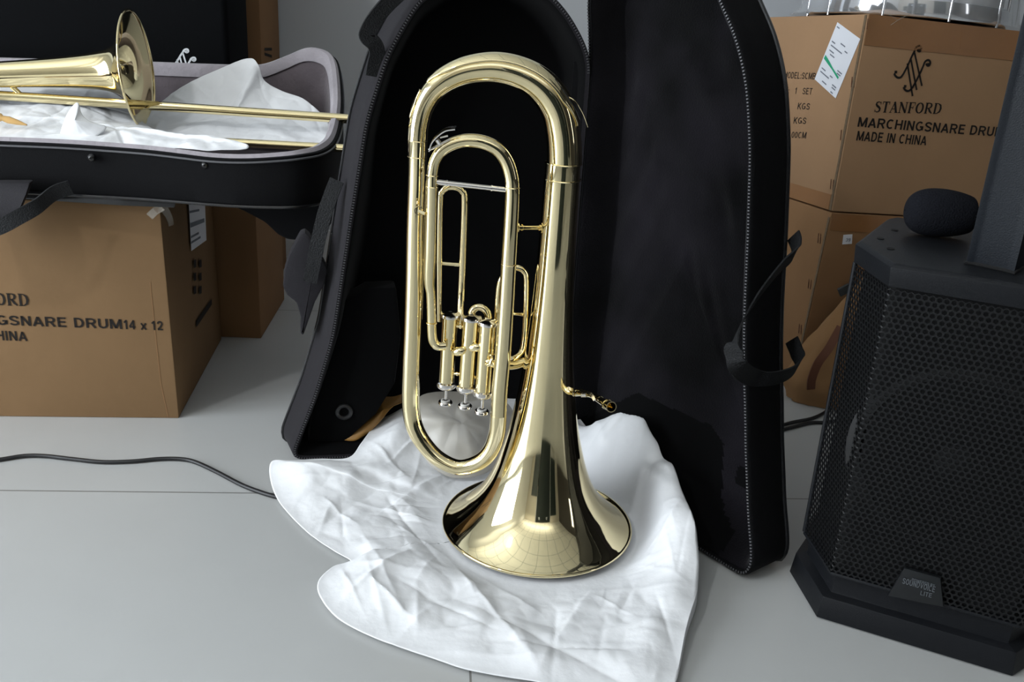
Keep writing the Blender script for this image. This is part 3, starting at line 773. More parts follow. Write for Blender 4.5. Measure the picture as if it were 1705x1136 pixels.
# padding block inside the base half, with a ring
def inbase(x, y, dep):
    q = on(x, y, LH0 + lback * dep, lback); return q
blk = [inbase(x, y, .022) for x, y in ((512, 738), (524, 655), (545, 560), (575, 500), (610, 480), (660, 478), (668, 560), (658, 640), (627, 690), (576, 744), (545, 760))]
for p in blk: p.z = max(p.z, .022)
fb = obj('foam_block', bevelled(prism(blk, lback * .038), .006, 2), VELVET, case, label='black padded block inside the base')
rc = inbase(573, 686, .021); obj('grommet', torus(rc, lback, .0105, .0035, 32, 8), RUBBER, fb, label='dark rubber ring')
# lid: dark recess for the bell and a pocket hole
def inlid(x, y, dep): return on(x, y, LH0 + rback * dep, rback)
rec = [inlid(x, y, .03) for x, y in ((960, 700), (1040, 660), (1110, 690), (1165, 715), (1188, 745), (1190, 790), (1194, 832), (1216, 858), (1240, 880), (1243, 900), (1232, 912), (1200, 906), (1120, 860), (1000, 800))]
hole = [inlid(x, y, .01) for x, y in ((1197, 788), (1230, 800), (1229, 832), (1195, 818))]
def inpoly(x, y, P):
    c = False
    for i in range(len(P)):
        (x1, y1), (x2, y2) = P[i - 1], P[i]
        if (y1 > y) != (y2 > y) and x < (x2 - x1) * (y - y1) / (y2 - y1) + x1: c = not c
    return c
def sz(p): return ((p - LH0).dot(rdir), p.z)
recs, holes = [sz(p) for p in rec], [sz(p) for p in hole]
lm = lid_lining.data; lm.materials.append(VELVET)
for f in lm.polygons:
    a, z_ = sz(f.center + WL[case.name])
    if inpoly(a, z_, recs) or inpoly(a, z_, holes):
        f.material_index = 1
# handle strap at the top of the base half, shoulder strap on the lid, hand grip at the left
pv0 = [at(621, 127, 1.352), at(624, 108, 1.352), at(628, 88, 1.350), at(624, 74, 1.345), at(612, 62, 1.342), at(612, 54, 1.342), at(624, 32, 1.345), at(650, 2, 1.35), at(684, -26, 1.36), at(712, -34, 1.37)]
obj('carry_handle', ribbon(pv0, CR * .85 + lback * .3, .021, .005), WEB, case, label='black webbing carry handle')
hg = [at(561, 300, 1.37), at(553, 320, 1.366), at(541, 355, 1.358), at(530, 400, 1.352), at(522, 440, 1.35), at(516, 470, 1.352)]
obj('hand_strap', ribbon(hg, CR, .021, .003), WEB, case, label='black webbing hand strap')
gp = [at(x, y, 1.365) for x, y in ((500, 391), (508, 387), (517, 396), (530, 425), (541, 440), (545, 452), (540, 474), (524, 505), (512, 540), (505, 560), (500, 556), (501, 530), (494, 505), (478, 492), (471, 478), (474, 450), (482, 425))]
obj('grip_wrap', bevelled(prism(gp, lback * .03), .004, 2), NYLON, case, label='padded cloth grip wrap')
sp_n = rdir
def side(x, y, off): return on(x, y, LH0 + rdir * (.325 + off), rdir)
ss = [at(1321, 392, 1.20), at(1326, 408, 1.19), at(1322, 424, 1.18), side(1300, 445, .025), side(1270, 482, .032), side(1245, 520, .04), at(1226, 560, 1.055), at(1222, 590, 1.05), at(1233, 615, 1.055), side(1258, 630, .04), side(1290, 630, .045), at(1318, 620, 1.17), at(1331, 603, 1.19), at(1326, 585, 1.20), at(1318, 566, 1.21)]
obj('shoulder_strap', ribbon(ss, [V((.2, -.3, 1))] * len(ss), .024, .002), WEB, case, label='black looped webbing strap')

# brown wrapping paper and milky plastic bag behind the horn, inside the case
kr = [at(x, y, Y) for x, y, Y in ((566, 752, 1.365), (592, 760, 1.36), (625, 712, 1.385), (655, 676, 1.40), (680, 664, 1.42), (690, 640, 1.44), (668, 628, 1.45), (645, 634, 1.44), (628, 655, 1.42), (622, 690, 1.40), (598, 722, 1.385))]
for p in kr: p.z = max(p.z, .025)
def kh(p, t, k): return .006 * noise.noise(p * 30) + .012 * (1 - t)
solid(obj('wrapping_paper', draped(kr, at(640, 685, 1.405), kh, 16, 90, V((0, -.6, .6))), KRAFT, None, True, 'crumpled brown wrapping paper inside the open horn case beside the white sheet', 'wrapping paper', loc=kr[0]), .0008)
pb = [at(x, y, Y) for x, y, Y in ((690, 690, 1.33), (700, 660, 1.38), (740, 652, 1.41), (790, 655, 1.42), (835, 665, 1.42), (856, 690, 1.40), (858, 730, 1.36), (842, 765, 1.32), (800, 792, 1.29), (750, 795, 1.28), (712, 770, 1.29), (692, 730, 1.31))]
def ph(p, t, k): vd = noise.voronoi(p * 17)[0]; return .03 * (1 - t * t) + .010 * noise.noise(p * 13) * (1 - t * t) + .004 * min(vd[1] - vd[0], .5) * (1 - t ** 4) + .005 * noise.noise(p * 31) * (1 - t * t)
solid(obj('plastic_bag', draped(pb, at(770, 715, 1.35), ph, 36, 140, V((0, -.75, .66))), FILM, None, True, 'cloudy translucent plastic bag crumpled behind the horn valves', 'plastic bag', loc=at(770, 790, 1.29)), .0005)

# ---------------------------------------------------------------- cartons
def carton(name, b, t, mt, label, group=None, bev=.003):
    c = thing(name, label, 'cardboard box', (V(b[0]) + V(b[1]) + V(b[2]) + V(b[3])) / 4, group)
    bd = obj('body', bevelled(hexa(b, t), bev, 2), mt, c)
    return c, bd
def unit(v): return v.normalized()
UP = V((0, 0, 1))
# left carton under the trombone case
c0 = fl(298, 697); fdir = unit(c0 - fl(0, 694)); bdir = V((-fdir.y, fdir.x, 0))
CH = at(270, 340, c0.y).z
LW, LD = .52, .37
b = [c0 - fdir * LW, c0, c0 + bdir * LD, c0 - fdir * LW + bdir * LD]
lean = V((-.004, 0, 0))
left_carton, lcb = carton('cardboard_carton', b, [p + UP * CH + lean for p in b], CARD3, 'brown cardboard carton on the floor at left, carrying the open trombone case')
nf = -bdir
def lf(x, y): return on(x, y, c0, nf)
e0, e1 = lf(0, 541), lf(272, 550); ed = (e1 - e0) / 272
obj('lettering', text_mesh('MARCHINGSNARE DRUM', e0 - ed * 135, e0 + ed * 203, .0165, nf, .004, up=UP), INK, lcb, False)
obj('lettering', text_mesh('14 x 12', e0 + ed * 206, e1, .0158, nf, .004, up=UP), INK, lcb, False)
s1 = lf(50, 510); obj('lettering', serif_word('STANFORD', s1 - ed * 141, s1, .0205, nf, UP), INK, lcb, False)
s1 = lf(46, 568); obj('lettering', text_mesh('MADE IN CHINA', s1 - ed * 168, s1, .0165, nf, .004, up=UP), INK, lcb, False)
obj('crease', strokes([([lf(250, 470), lf(258, 550), lf(268, 640), lf(280, 694)], .0012)], nf, .0004), CARD2, lcb, False)
nr = fdir
def lr(x, y): return on(x, y, c0, nr)
lp = [lr(313, 325), lr(340, 325), lr(343, 400), lr(318, 418)]
lb = obj('shipping_label', prism([p + nr * .0005 for p in lp], nr * .0003), LABELP, left_carton, False, label='white paper label')
for t, f in ((.15, .7), (.3, .6), (.52, .9), (.56, .9), (.75, .5), (.85, .6)):
    obj('lettering', strokes([([lp[0].lerp(lp[3], t), lp[0].lerp(lp[3], t).lerp(lp[1].lerp(lp[2], t), f)], .004)], nr, .0012), GREYINK, lb, False)
obj('marking', strokes([([lr(322 + i * 9, 440 + j * 22), lr(326 + i * 9, 438 + j * 22)], .014) for i in range(2) for j in range(3)] + [([lr(326, 540), lr(352, 502)], .012)], nr, .0008), INK, lcb, False)
obj('tape', join(ribbon([lf(249, 361), lf(258, 352), lf(268, 346), c0 + UP * (CH - .004) + V((0, -.003, 0))], nf.cross(V((1, 0, 1))), .012, .0008), ribbon([lr(272, 346), lr(279, 356), lr(284, 368), lr(285, 376)], V((.3, 1, .4)), .013, .0008)), CLEARTAPE, left_carton, label='curled clear tape at the corner')
# second carton, behind, carrying the black case
d0 = fl(435, 564); f2 = unit(d0 - fl(382, 562)); f2 = unit(V((1, .05, 0))); b2 = V((-f2.y, f2.x, 0))
bb = [d0 - f2 * .5, d0, d0 + b2 * .25, d0 - f2 * .5 + b2 * .25]
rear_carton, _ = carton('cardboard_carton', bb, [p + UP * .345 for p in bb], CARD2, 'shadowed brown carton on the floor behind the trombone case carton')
# tall carton by the wall
t0 = at(429, 60, 2.12); t0.z = 0
tb = [t0 - f2 * .055 - f2 * .05, t0, t0 + b2 * .2, t0 - f2 * .105 + b2 * .2]
tb = [p + b2 * .03 for p in tb]
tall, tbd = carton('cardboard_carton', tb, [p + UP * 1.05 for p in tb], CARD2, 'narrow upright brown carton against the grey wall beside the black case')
nt_ = f2
def tr(x, y): return on(x, y, tb[1], nt_)
for a, b in (((440, 82), (452, 82)), ((440, 90), (452, 94))):
    obj('marking', strokes([([tr(*a), tr(*b)], .006)], nt_, .001), INK, tbd, False)
# black case with a white emblem, standing on the rear carton
k0 = at(379, 60, 1.87); k0.z = .346
kb = [k0 - f2 * .62, k0, k0 + b2 * .17, k0 - f2 * .62 + b2 * .17]
blackcase = thing('hard_case', 'black upright case with a white printed emblem behind the trombone', 'instrument case', (k0 + kb[3]) / 2)
bcb = obj('body', bevelled(hexa(kb, [p + UP * .62 for p in kb]), .012, 3), mat('matt_black_board', rgb(10, 11, 13), 0.85, bump=0.1, bscale=200, spec=0.08), blackcase)
nk = -b2
def emblem(pt, hscale):
    """four slanted bars and three curled hooks; pt maps emblem coordinates to the face"""
    def arc(cx, cy, r, a0, a1, n=12): return [pt(cx + r * math.cos(R(a0 + (a1 - a0) * i / n)), cy + r * math.sin(R(a0 + (a1 - a0) * i / n))) for i in range(n + 1)]
    wd = hscale * .055
    S = []
    # two curled hooks running down to the left and three steep bars across them
    S.append((arc(.68, .93, .055, -170, 90) + arc(.68, .86, .125, 90, 165) + [pt(.48, .78), pt(.36, .58), pt(.25, .43)] + arc(.13, .49, .13, -60, -160), wd))
    S.append((arc(.92, .65, .055, -170, 90) + arc(.92, .58, .125, 90, 165) + [pt(.72, .48), pt(.6, .3), pt(.5, .17)] + arc(.37, .22, .12, -50, -160), wd))
    S.append(([pt(.54, .89), pt(.75, .2)], wd * .9))
    S.append(([pt(.45, .74), pt(.61, .12)], wd * .9))
    S.append(([pt(.36, .64), pt(.5, .0)], wd * .9))
    for cx, cy in ((.69, .90), (.93, .62), (.05, .47), (.30, .19)):
        S.append(([pt(cx - .035, cy), pt(cx + .035, cy)], hscale * .07))
    return S
def ke(x, y): return on(277 + x * 50, 131 - y * 50, k0, nk)
obj('emblem', strokes(emblem(ke, .062), nk, .0008), WHITEINK, bcb, False, label='white printed emblem')

# right stack of two cartons
rc0 = fl(1322, 640); rc1 = at(1385, 353, rc0.y)
def rotm(y, a, b_): return Matrix.Rotation(R(a), 3, 'X') @ Matrix.Rotation(R(b_), 3, 'Y') @ Matrix.Rotation(R(y), 3, 'Z')
M3 = rotm(14, -4.5, 2); ex, ey, ez = M3.col[0].copy(), M3.col[1].copy(), M3.col[2].copy()
RWd, RDp, RH = .44, .38, .348
g = [rc1, rc1 + ex * RWd, rc1 + ex * RWd + ey * RDp, rc1 + ey * RDp]
low = [V((p.x, p.y, 0)) + V((-.012 if i in (0, 3) else 0, 0, 0)) for i, p in enumerate(g)]
low[0] = V((rc0.x, rc0.y, 0)); low[3] = low[0] + V((g[3].x - g[0].x, g[3].y - g[0].y, 0))
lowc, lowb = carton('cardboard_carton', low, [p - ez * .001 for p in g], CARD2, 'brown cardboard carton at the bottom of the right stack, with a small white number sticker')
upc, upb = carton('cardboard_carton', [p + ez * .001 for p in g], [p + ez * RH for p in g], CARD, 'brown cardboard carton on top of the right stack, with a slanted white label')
nR = -ey; nL = -ex
def ur(x, y): return on(x, y, rc1, nR)
def ul(x, y): return on(x, y, rc1, nL)
obj('lettering', serif_word('STANFORD', ur(1454, 187), ur(1566, 190), .0195, nR, unit(ez + ex * .02)), INK, upb, False)
obj('lettering', text_mesh('MARCHINGSNARE DRUM', ur(1427, 211), ur(1669, 228), .0172, nR, .004, up=ez), INK, upb, False)
a0, a1 = ur(1427, 211), ur(1669, 228); adir = (a1 - a0).normalized()
obj('lettering', text_mesh('14 x 12', a1 + adir * .004, a1 + adir * .055, .0165, nR, .004, up=ez), INK, upb, False)
obj('lettering', text_mesh('MADE IN CHINA', ur(1425, 234), ur(1541, 242), .0172, nR, .004, up=ez), INK, upb, False)
def re_(x, y): return ur(1488 + x * 62, 160 - y * 85)
obj('emblem', strokes(emblem(re_, .07), nR, .0009), INK, upb, False, label='black printed emblem')
def word(s, x0, x1, y, cap): return text_mesh(s, ul(x0, y), ul(x1, y + (x1 - x0) * .05), cap, nL, .004, up=ez, wd=.12)
obj('lettering', join(word('MODEL:SCMB1412', 1305, 1376, 130, .0125), word('QTY:   1   SET', 1296, 1352, 155, .0125), word('G.W:     KGS', 1290, 1348, 180, .0125), word('N.W:    KGS', 1286, 1342, 204, .0125), word('MEAS:  00CM', 1284, 1342, 228, .0125)), INK, upb, False)
lp = [ul(1395, 37), ul(1433, 65), ul(1392, 164), ul(1357, 132)]
lb = obj('shipping_label', prism([p + nL * .0005 for p in lp], nL * .0004), LABELP, upc, False, label='slanted white shipping label')
def lab(u_, v_): return lp[0].lerp(lp[1], u_).lerp(lp[3].lerp(lp[2], u_), v_)
for u_, v_, l_ in ((.05, .06, .12), (.08, .30, .15), (.42, .24, .2), (.1, .36, .5), (.12, .44, .2), (.2, .49, .2), (.66, .30, .12), (.1, .76, .18), (.1, .82, .4), (.5, .77, .12), (.3, .93, .2), (.7, .86, .18), (.72, .9, .16), (.74, .97, .1), (.68, .62, .2), (.7, .66, .16)):
    obj('lettering', strokes([([lab(u_, v_), lab(u_ + l_, v_)], .0022)], nL, .0014), GREYINK, lb, False)
obj('marker_line', strokes([([lab(.05, .58), lab(.3, .62), lab(.5, .655), lab(.82, .71)], [.0075, .006, .0035, .0045])], nL, .0016), GREENINK, lb, False, label='green marker stroke')
def staples(pts, f, n, par):
    for x, y in pts:
        q = f(x, y); obj('staple', strokes([([q + ez * .009 + unit(ez.cross(n)) * o_, q - ez * .009 + unit(ez.cross(n)) * (o_ + .003)], .0022) for o_ in (-.004, .004)], n, .0009), STAPLE, par, False, label='rusty brown staple pair')
staples([(1442, 40), (1420, 137), (1402, 225), (1385, 307)], ul, nL, upc)
seam = [rc1 + nL * .0 + ez * (RH * t) for t in (0.005, .25, .5, .75, .995)]
obj('seam', strokes([([p + ey * .006 for p in seam], .007)], nL, .0010), CARDEDGE, upc, False, label='grey corrugated edge')
tp = [rc1 + ez * (RH - .052), rc1 + ez * (RH - .052) + ex * RWd, rc1 + ez * RH + ex * RWd, rc1 + ez * RH]
obj('tape', prism([p + nR * .0006 + ex * (.002 if i in (0, 3) else -.002) for i, p in enumerate(tp)], nR * .0003), TAPE, upc, False, label='glossy brown tape along the top')
tq = [ur(1600, 50), ur(1642, 54), ur(1640, 82), ur(1598, 80)]
obj('tape', prism([p + nR * .0011 for p in tq], nR * .0003), TAPE, upc, False, label='glossy brown tape flap')
obj('tape', prism([p + nL * .0006 for p in (rc1 + ez * .002 + ey * .012, rc1 + ez * .002 + ey * RDp, rc1 + ez * .03 + ey * RDp, rc1 + ez * .03 + ey * .012)], nL * .0003), TAPE, upc, False, label='glossy brown tape along the bottom')
obj('tape_wrinkle', strokes([([ur(1482, 42), ur(1495, 33), ur(1512, 24), ur(1530, 20)], .0016), ([ur(1478, 24), ur(1493, 33)], .0012)], nR, .0016), CLEARTAPE, upc, False, label='pale tape wrinkle')
# lower carton details
def wl(x, y): return on(x, y, rc0, unit(V((nL.x, nL.y, 0))))
def wr(x, y): return on(x, y, V((rc0.x, rc0.y, 0)) * .0 + (rc1 + (low[0] - rc1) * .12), nR_low)
nL_low = ((low[3] - low[0]).cross(g[0] - low[0])).normalized(); nL_low = nL_low if nL_low.x < 0 else -nL_low
nR_low = ((low[1] - low[0]).cross(g[0] - low[0])).normalized(); nR_low = nR_low if nR_low.y < 0 else -nR_low
def wl(x, y): return on(x, y, low[0], nL_low)
def wr(x, y): return on(x, y, low[0], nR_low)
staples([(1364, 397), (1348, 473), (1332, 548)], wl, nL_low, lowc)
sq = [wr(1404, 391), wr(1419, 390), wr(1418, 406), wr(1402, 407)]
stk = obj('number_sticker', prism([p + nR_low * .0006 for p in sq], nR_low * .0003), LABELP, lowc, False, label='small white sticker reading 39')
obj('lettering', text_mesh('39', wr(1407, 402), wr(1415, 402), .0065, nR_low, .0, lift=.0016), GREYINK, stk, False)
sm = [low[0].lerp(g[0], t) for t in (.02, .3, .6, .97)]
obj('seam', strokes([([p + ey * .004 for p in sm], .006)], nL_low, .0010), CARDEDGE, lowc, False, label='dark corrugated edge')
obj('tape', prism([p + nR_low * .0006 for p in (low[0].lerp(g[0], .9) + ex * .003, low[0].lerp(g[0], .9) + ex * RWd * .95, g[0] - ez * .003 + ex * RWd * .95, g[0] - ez * .003 + ex * .003)], nR_low * .0003), TAPE, lowc, False, label='glossy brown tape along the top')

# snare drum in clear plastic on top of the right stack
ztop = rc1 + ez * RH
dc = ztop + ex * .2 + ey * .19 + ez * .003
drum = thing('snare_drum', 'white snare drum with chrome rods in clear plastic on the top right carton', 'drum', dc)
DR = .172
obj('shell', lathe(dc + ez * .012, ez, [(0, DR - .002), (.004, DR), (.26, DR), (.264, DR - .002)], 72, True, True), DRUMW, drum)
obj('hoop', lathe(dc + ez * .003, ez, [(0, DR + .002), (0, DR + .012), (.004, DR + .014), (.03, DR + .012), (.034, DR + .004)], 72, True), CHROME, drum, label='chrome hoop')
obj('hoop', lathe(dc + ez * .25, ez, [(0, DR + .004), (.004, DR + .012), (.03, DR + .014), (.036, DR + .012), (.036, DR + .002)], 72, False, True), CHROME, drum, label='chrome hoop')
for i in range(10):
    a = R(-100 + i * 36); q = dc + (ex * math.cos(a) + ey * math.sin(a)) * (DR + .012)
    obj('tension_rod', join(rod(q + ez * .0, q + ez * .28, .0028, 10), rod(q + ez * .06 - (ex * math.cos(a) + ey * math.sin(a)) * .004, q + ez * .22 - (ex * math.cos(a) + ey * math.sin(a)) * .004, .005, 10)), CHROME, drum, label='chrome tension rod')
film = []
def wrap(i, k, n):
    a = 2 * math.pi * k / n
    rr = [.215, .202, .196, .198, .197, .19, .12, .02][i] + .010 * noise.noise(V((math.cos(a) * 4, math.sin(a) * 4, i * .8))) + .006 * noise.noise(V((math.cos(a) * 11, math.sin(a) * 11, i * 2.1)))
    zz = [.002, .012, .06, .14, .22, .292, .31, .315][i] + .004 * abs(noise.noise(V((math.cos(a) * 9, math.sin(a) * 9, 5))))
    return dc + (ex * math.cos(a) + ey * math.sin(a)) * rr + ez * zz
obj('plastic_wrap', rings_mesh([[wrap(i, k, 120) for k in range(120)] for i in range(8)]), CLEARFILM, drum, label='clear crinkled plastic wrap')

# ---------------------------------------------------------------- trombone case on the left carton
RIM = [(-260, 228, 1.40), (-40, 236, 1.40), (0, 237, 1.40), (100, 241, 1.402), (190, 247, 1.404), (250, 252, 1.402), (300, 258, 1.398), (350, 264, 1.394), (400, 266, 1.393), (450, 264, 1.398), (500, 259, 1.412), (540, 250, 1.45), (562, 228, 1.52), (571, 180, 1.62), (569, 130, 1.70), (562, 101, 1.745), (545, 89, 1.765), (515, 85, 1.775), (480, 98, 1.78), (440, 112, 1.78), (400, 113, 1.78), (330, 111, 1.78), (250, 108, 1.78), (100, 104, 1.78), (-40, 100, 1.78), (-260, 94, 1.78)]
rim3 = [at(*q) for q in RIM]
rimS = resample(catmull(rim3, 6, True), 240)
tcase = thing('trombone_case', 'open black trombone case lined in grey plush on the left carton', 'instrument case', c0 - fdir * .25 + bdir * .18 + UP * (CH + .002))
tcen = V((sum(p.x for p in rimS) / 240, sum(p.y for p in rimS) / 240, 0))
def toward(p, d):
    n = len(rimS)
    return p
def rin(P, d):
    n = len(P); out = []
    for i in range(n):
        t = P[(i + 2) % n] - P[i - 2]; t.z = 0; t.normalize(); out.append(P[i] + V((-t.y, t.x, 0)) * d)
    return out
ZB = CH + .016
def tz(P, f):  # f 0 rim .. 1 bottom
    out = []
    for p in P:
        zb = ZB + .0 * p.y
        out.append(V((p.x, p.y, p.z + (zb - p.z) * f)))
    return out
area = sum(rimS[i].x * rimS[(i + 1) % 240].y - rimS[(i + 1) % 240].x * rimS[i].y for i in range(240)); sg = 1 if area > 0 else -1
I1 = rin(rimS, .004 * sg); I2 = rin(rimS, .016 * sg); I3 = rin(rimS, .022 * sg)
cb = V((tcen.x, tcen.y, ZB))
obj('tray', rings_mesh([[p + UP * .001 for p in I1], rimS, tz(rimS, .12), tz(rimS, .5), tz(rimS, .92), tz(rin(rimS, .004 * sg), .98), tz(rin(rimS, .016 * sg), 1)], fan1=cb), NYLON2, tcase)
lb_ = V((tcen.x, tcen.y, ZB + .012))
def tz2(P, f): return [V((p.x, p.y, p.z + (ZB + .012 - p.z) * f)) for p in P]
obj('lining', rings_mesh([[p + UP * .0005 for p in I1], [p + UP * .004 for p in rin(rimS, .009 * sg)], [p + UP * .001 for p in I2], tz2(I3, .25), tz2(rin(rimS, .024 * sg), .6), tz2(rin(rimS, .03 * sg), .95), tz2(rin(rimS, .05 * sg), 1)], fan1=lb_), GREYPLUSH, tcase, label='soft grey plush lining')
obj('rim_padding', rings_mesh([[p + UP * .0012 for p in I1], [p + UP * .0065 for p in rin(rimS, .009 * sg)], [p + UP * .0050 for p in rin(rimS, .016 * sg)], [p - UP * .004 for p in rin(rimS, .0205 * sg)], [p - UP * .016 for p in rin(rimS, .0215 * sg)]]), RIMPLUSH, tcase, label='pale grey padded rim')
pp = tz(rimS, .97)
def loop_tube(pp, r, k=8):
    n = len(pp); fr = frames(pp + [pp[0]]); vs, fs = [], []
    for p, (t, u, v) in zip(pp, fr):
        for j in range(k):
            a = 2 * math.pi * j / k; vs.append(p + (u * math.cos(a) + v * math.sin(a)) * r)
    for i in range(n):
        for j in range(k): fs.append([i * k + j, i * k + (j + 1) % k, ((i + 1) % n) * k + (j + 1) % k, ((i + 1) % n) * k + j])
    return vs, fs
obj('piping', loop_tube(pp, .0026), VINYL, tcase, label='glossy black piping')
obj('zipper', loop_tube([p + UP * .0 for p in tz(rin(rimS, -.0015 * sg), .06)], .0016, 6), ZIP, tcase, label='dark zipper line')
for x, y in ((152, 263), (341, 275)):
    q = at(x, y, 1.396); obj('snap_stud', lathe(q + V((0, .004, 0)), (0, -1, 0.05), [(0, .006), (.004, .006), (.007, .0045), (.0085, .001)], 16, True), VINYL, tcase)
# lid folded underneath, end pocket and handle
lu = [at(-260, 300, 1.43), at(60, 308, 1.425), at(200, 318, 1.42), at(290, 327, 1.425), at(300, 330, 1.60), at(-260, 300, 1.70)]
lu = [V((p.x, p.y, CH + .0015)) for p in lu]
obj('folded_lid', bevelled(prism(lu, UP * .013), .003, 2), VINYL, tcase, label='black folded lid edge')
ep = [at(x, y, 1.52) for x, y in ((352, 334), (400, 350), (440, 371), (462, 392), (478, 400), (505, 402), (532, 398), (548, 360), (556, 330))]
obj('end_pocket', bevelled(prism(ep, V((0, .14, 0))), .008, 3), NYLON2, tcase, label='black sagging end pocket')
obj('handle_flap', solid_box if False else bevelled(prism([at(-60, 304, 1.375), at(50, 304, 1.375), at(42, 325, 1.365), at(22, 372, 1.35), at(12, 385, 1.35), at(-60, 415, 1.35)], V((0, .012, .002))), .003, 2), NYLON, tcase, label='black cloth handle flap')
obj('handle_strap', ribbon([at(118, 312, 1.385), at(90, 322, 1.375), at(60, 345, 1.36), at(30, 362, 1.352), at(0, 378, 1.348), at(-40, 392, 1.346)], V((.3, 0, 1)), .022, .003), WEB, tcase, label='black webbing strap')

# ---------------------------------------------------------------- trombone
tbc = at(228, 116, 1.60)
tv = unit(tbc - CO); tr_ = unit(CR - tv * CR.dot(tv)); tu_ = tr_.cross(tv)
tax = unit(tr_ * math.cos(R(16)) + tu_ * .035 - tv * math.sin(R(16)))
trb = thing('trombone', 'brass trombone lying in the open black case at left', 'brass instrument', tbc - UP * .1)
BR_ = .0925
tp_ = [(0, BR_), (-.003, BR_ * .955), (-.008, .074), (-.014, .060), (-.022, .048), (-.033, .0385), (-.048, .0325), (-.07, .0285), (-.10, .0255), (-.14, .023), (-.19, .021), (-.25, .0195), (-.32, .018), (-.40, .0165)]
tpc = [(q.x, q.y) for q in catmull([V((a, b, 0)) for a, b in tp_], 6)]
tin = [(a, max(b - .001, .003)) for a, b in reversed(tpc)]
tbell = obj('bell', lathe(tbc, tax, tpc + tin, 96), BRASS2, trb)
obj('bell_rim', torus(tbc, tax, BR_, .0019, 96, 10), BRASS2, tbell)
tail = tbc - tax * .40
yu, yl = 1.60, 1.50
def slide(name, a, b, r): return obj(name, rod(a, b, r, 24), BRASS2, trb)
up0, up1 = at(-60, 155, yu - .02), at(640, 202, yu - .02)
lo0, lo1 = at(-60, 214, yl), at(640, 250.5, yl)
slide('slide_tube', up0, up1, .0076); slide('slide_tube', lo0, lo1, .0064)
q0 = at(-60, 166, yu + .02)
sb = obj('slide_brace', rod(at(-40, 160, yu - .02), at(-40, 215, yl), .004), BRASS2, trb)
obj('slide_bow', tube([up1, up1 + V((.035, 0, 0)), (up1 + lo1) / 2 + V((.06, 0, 0)), lo1 + V((.035, 0, 0)), lo1], .0065, 16, 8), BRASS2, trb)
obj('tuning_bow', tube([tail + tax * .01, tail - tax * .04, tail - tax * .08 + (up0 - tail) * .25, tail - tax * .075 + (up0 - tail) * .7, up0], [.0165, .015, .013, .011, .007], 20, 8), BRASS2, trb)
obj('bell_brace', rod(tbc - tax * .20 - UP * .018, at(40, 163, yu - .02), .004), BRASS2, trb)

# white packing paper in the trombone case
def bulge(amp, nz, sc, seed):
    cr_ = creases(60, -.9, -.2, 1.35, 1.8, .005, .005, seed, .04, .14)
    def h(p, t, k):
        vd = noise.voronoi(V((p.x * 13, p.y * 11 + p.z * 9, .7)))[0]; vf = noise.voronoi(V((p.x * 33, p.y * 26 + p.z * 20, 1.7)))[0]
        cz = .006 * min(vd[1] - vd[0], .6) + .0022 * min(vf[1] - vf[0], .5)
        return cz * (1 - .5 * sstep(.9, 1, t)) + amp * (1 - t ** 2.2) + (nz * noise.noise(p * sc) + .6 * nz * noise.noise(p * sc * 2.7) + crease_h(cr_, p.x, p.y)) * (1 - .6 * sstep(.9, 1, t))
    return h
PAo = [(258, 178, 1.66), (300, 148, 1.69), (350, 122, 1.70), (412, 98, 1.70), (430, 108, 1.69), (440, 134, 1.69), (470, 152, 1.69), (505, 165, 1.68), (532, 187, 1.66), (547, 205, 1.62), (546, 238, 1.56), (500, 243, 1.54), (440, 244, 1.54), (380, 242, 1.54), (320, 238, 1.54), (270, 225, 1.57), (236, 212, 1.60), (240, 195, 1.64)]
solid(obj('packing_paper', draped([at(*q) for q in PAo], at(395, 190, 1.65), bulge(.004, .004, 12, 5), 80, 320, V((-.1, -.7, .6)), 5), PAPER, None, True, 'large white crumpled packing paper in the right half of the trombone case', 'packing paper', loc=at(395, 240, 1.5)), .0007)
PBo = [(-80, 150, 1.66), (0, 146, 1.66), (60, 142, 1.66), (120, 146, 1.66), (180, 152, 1.65), (222, 178, 1.63), (236, 202, 1.60), (256, 216, 1.54), (300, 228, 1.50), (340, 238, 1.47), (372, 234, 1.455), (410, 241, 1.44), (408, 251, 1.43), (350, 252, 1.415), (300, 250, 1.42), (250, 248, 1.42), (190, 245, 1.425), (120, 241, 1.425), (60, 238, 1.425), (0, 234, 1.425), (-80, 232, 1.425)]
solid(obj('packing_paper', draped([at(*q) for q in PBo], at(100, 200, 1.53), bulge(.001, .004, 14, 9), 80, 360, V((0, -.3, .95)), 5), PAPER, None, True, 'long white packing paper under the trombone bell at the front of the case', 'packing paper', loc=at(100, 240, 1.43)), .0007)
sk = [at(100, 222, 1.455), at(112, 190, 1.47), at(124, 173, 1.48), (at(131, 172, 1.48)), at(136, 190, 1.475), at(152, 204, 1.47), at(178, 212, 1.47), at(150, 232, 1.45), at(110, 234, 1.45)]
def skh(p, t, k): return .012 * (1 - t) + .004 * noise.noise(p * 40)
solid(obj('packing_paper', draped(sk, at(130, 206, 1.462), skh, 14, 90, V((0, -.8, .5)), 3), PAPER, None, True, 'small pointed scrap of white paper standing up in front of the trombone slide', 'packing paper', loc=at(125, 232, 1.45)), .0006)
obj('cleaning_brush', join(lathe(at(-6, 194, 1.47), at(30, 204, 1.465) - at(-6, 194, 1.47), [(0, .006), (.006, .0065), (.010, .004), (.02, .0055), (.034, .004), (.05, .001)], 16, True)), STRING, None, True, 'small tan fuzzy brush tip on white paper at the far left', 'brush', loc=at(10, 206, 1.465))

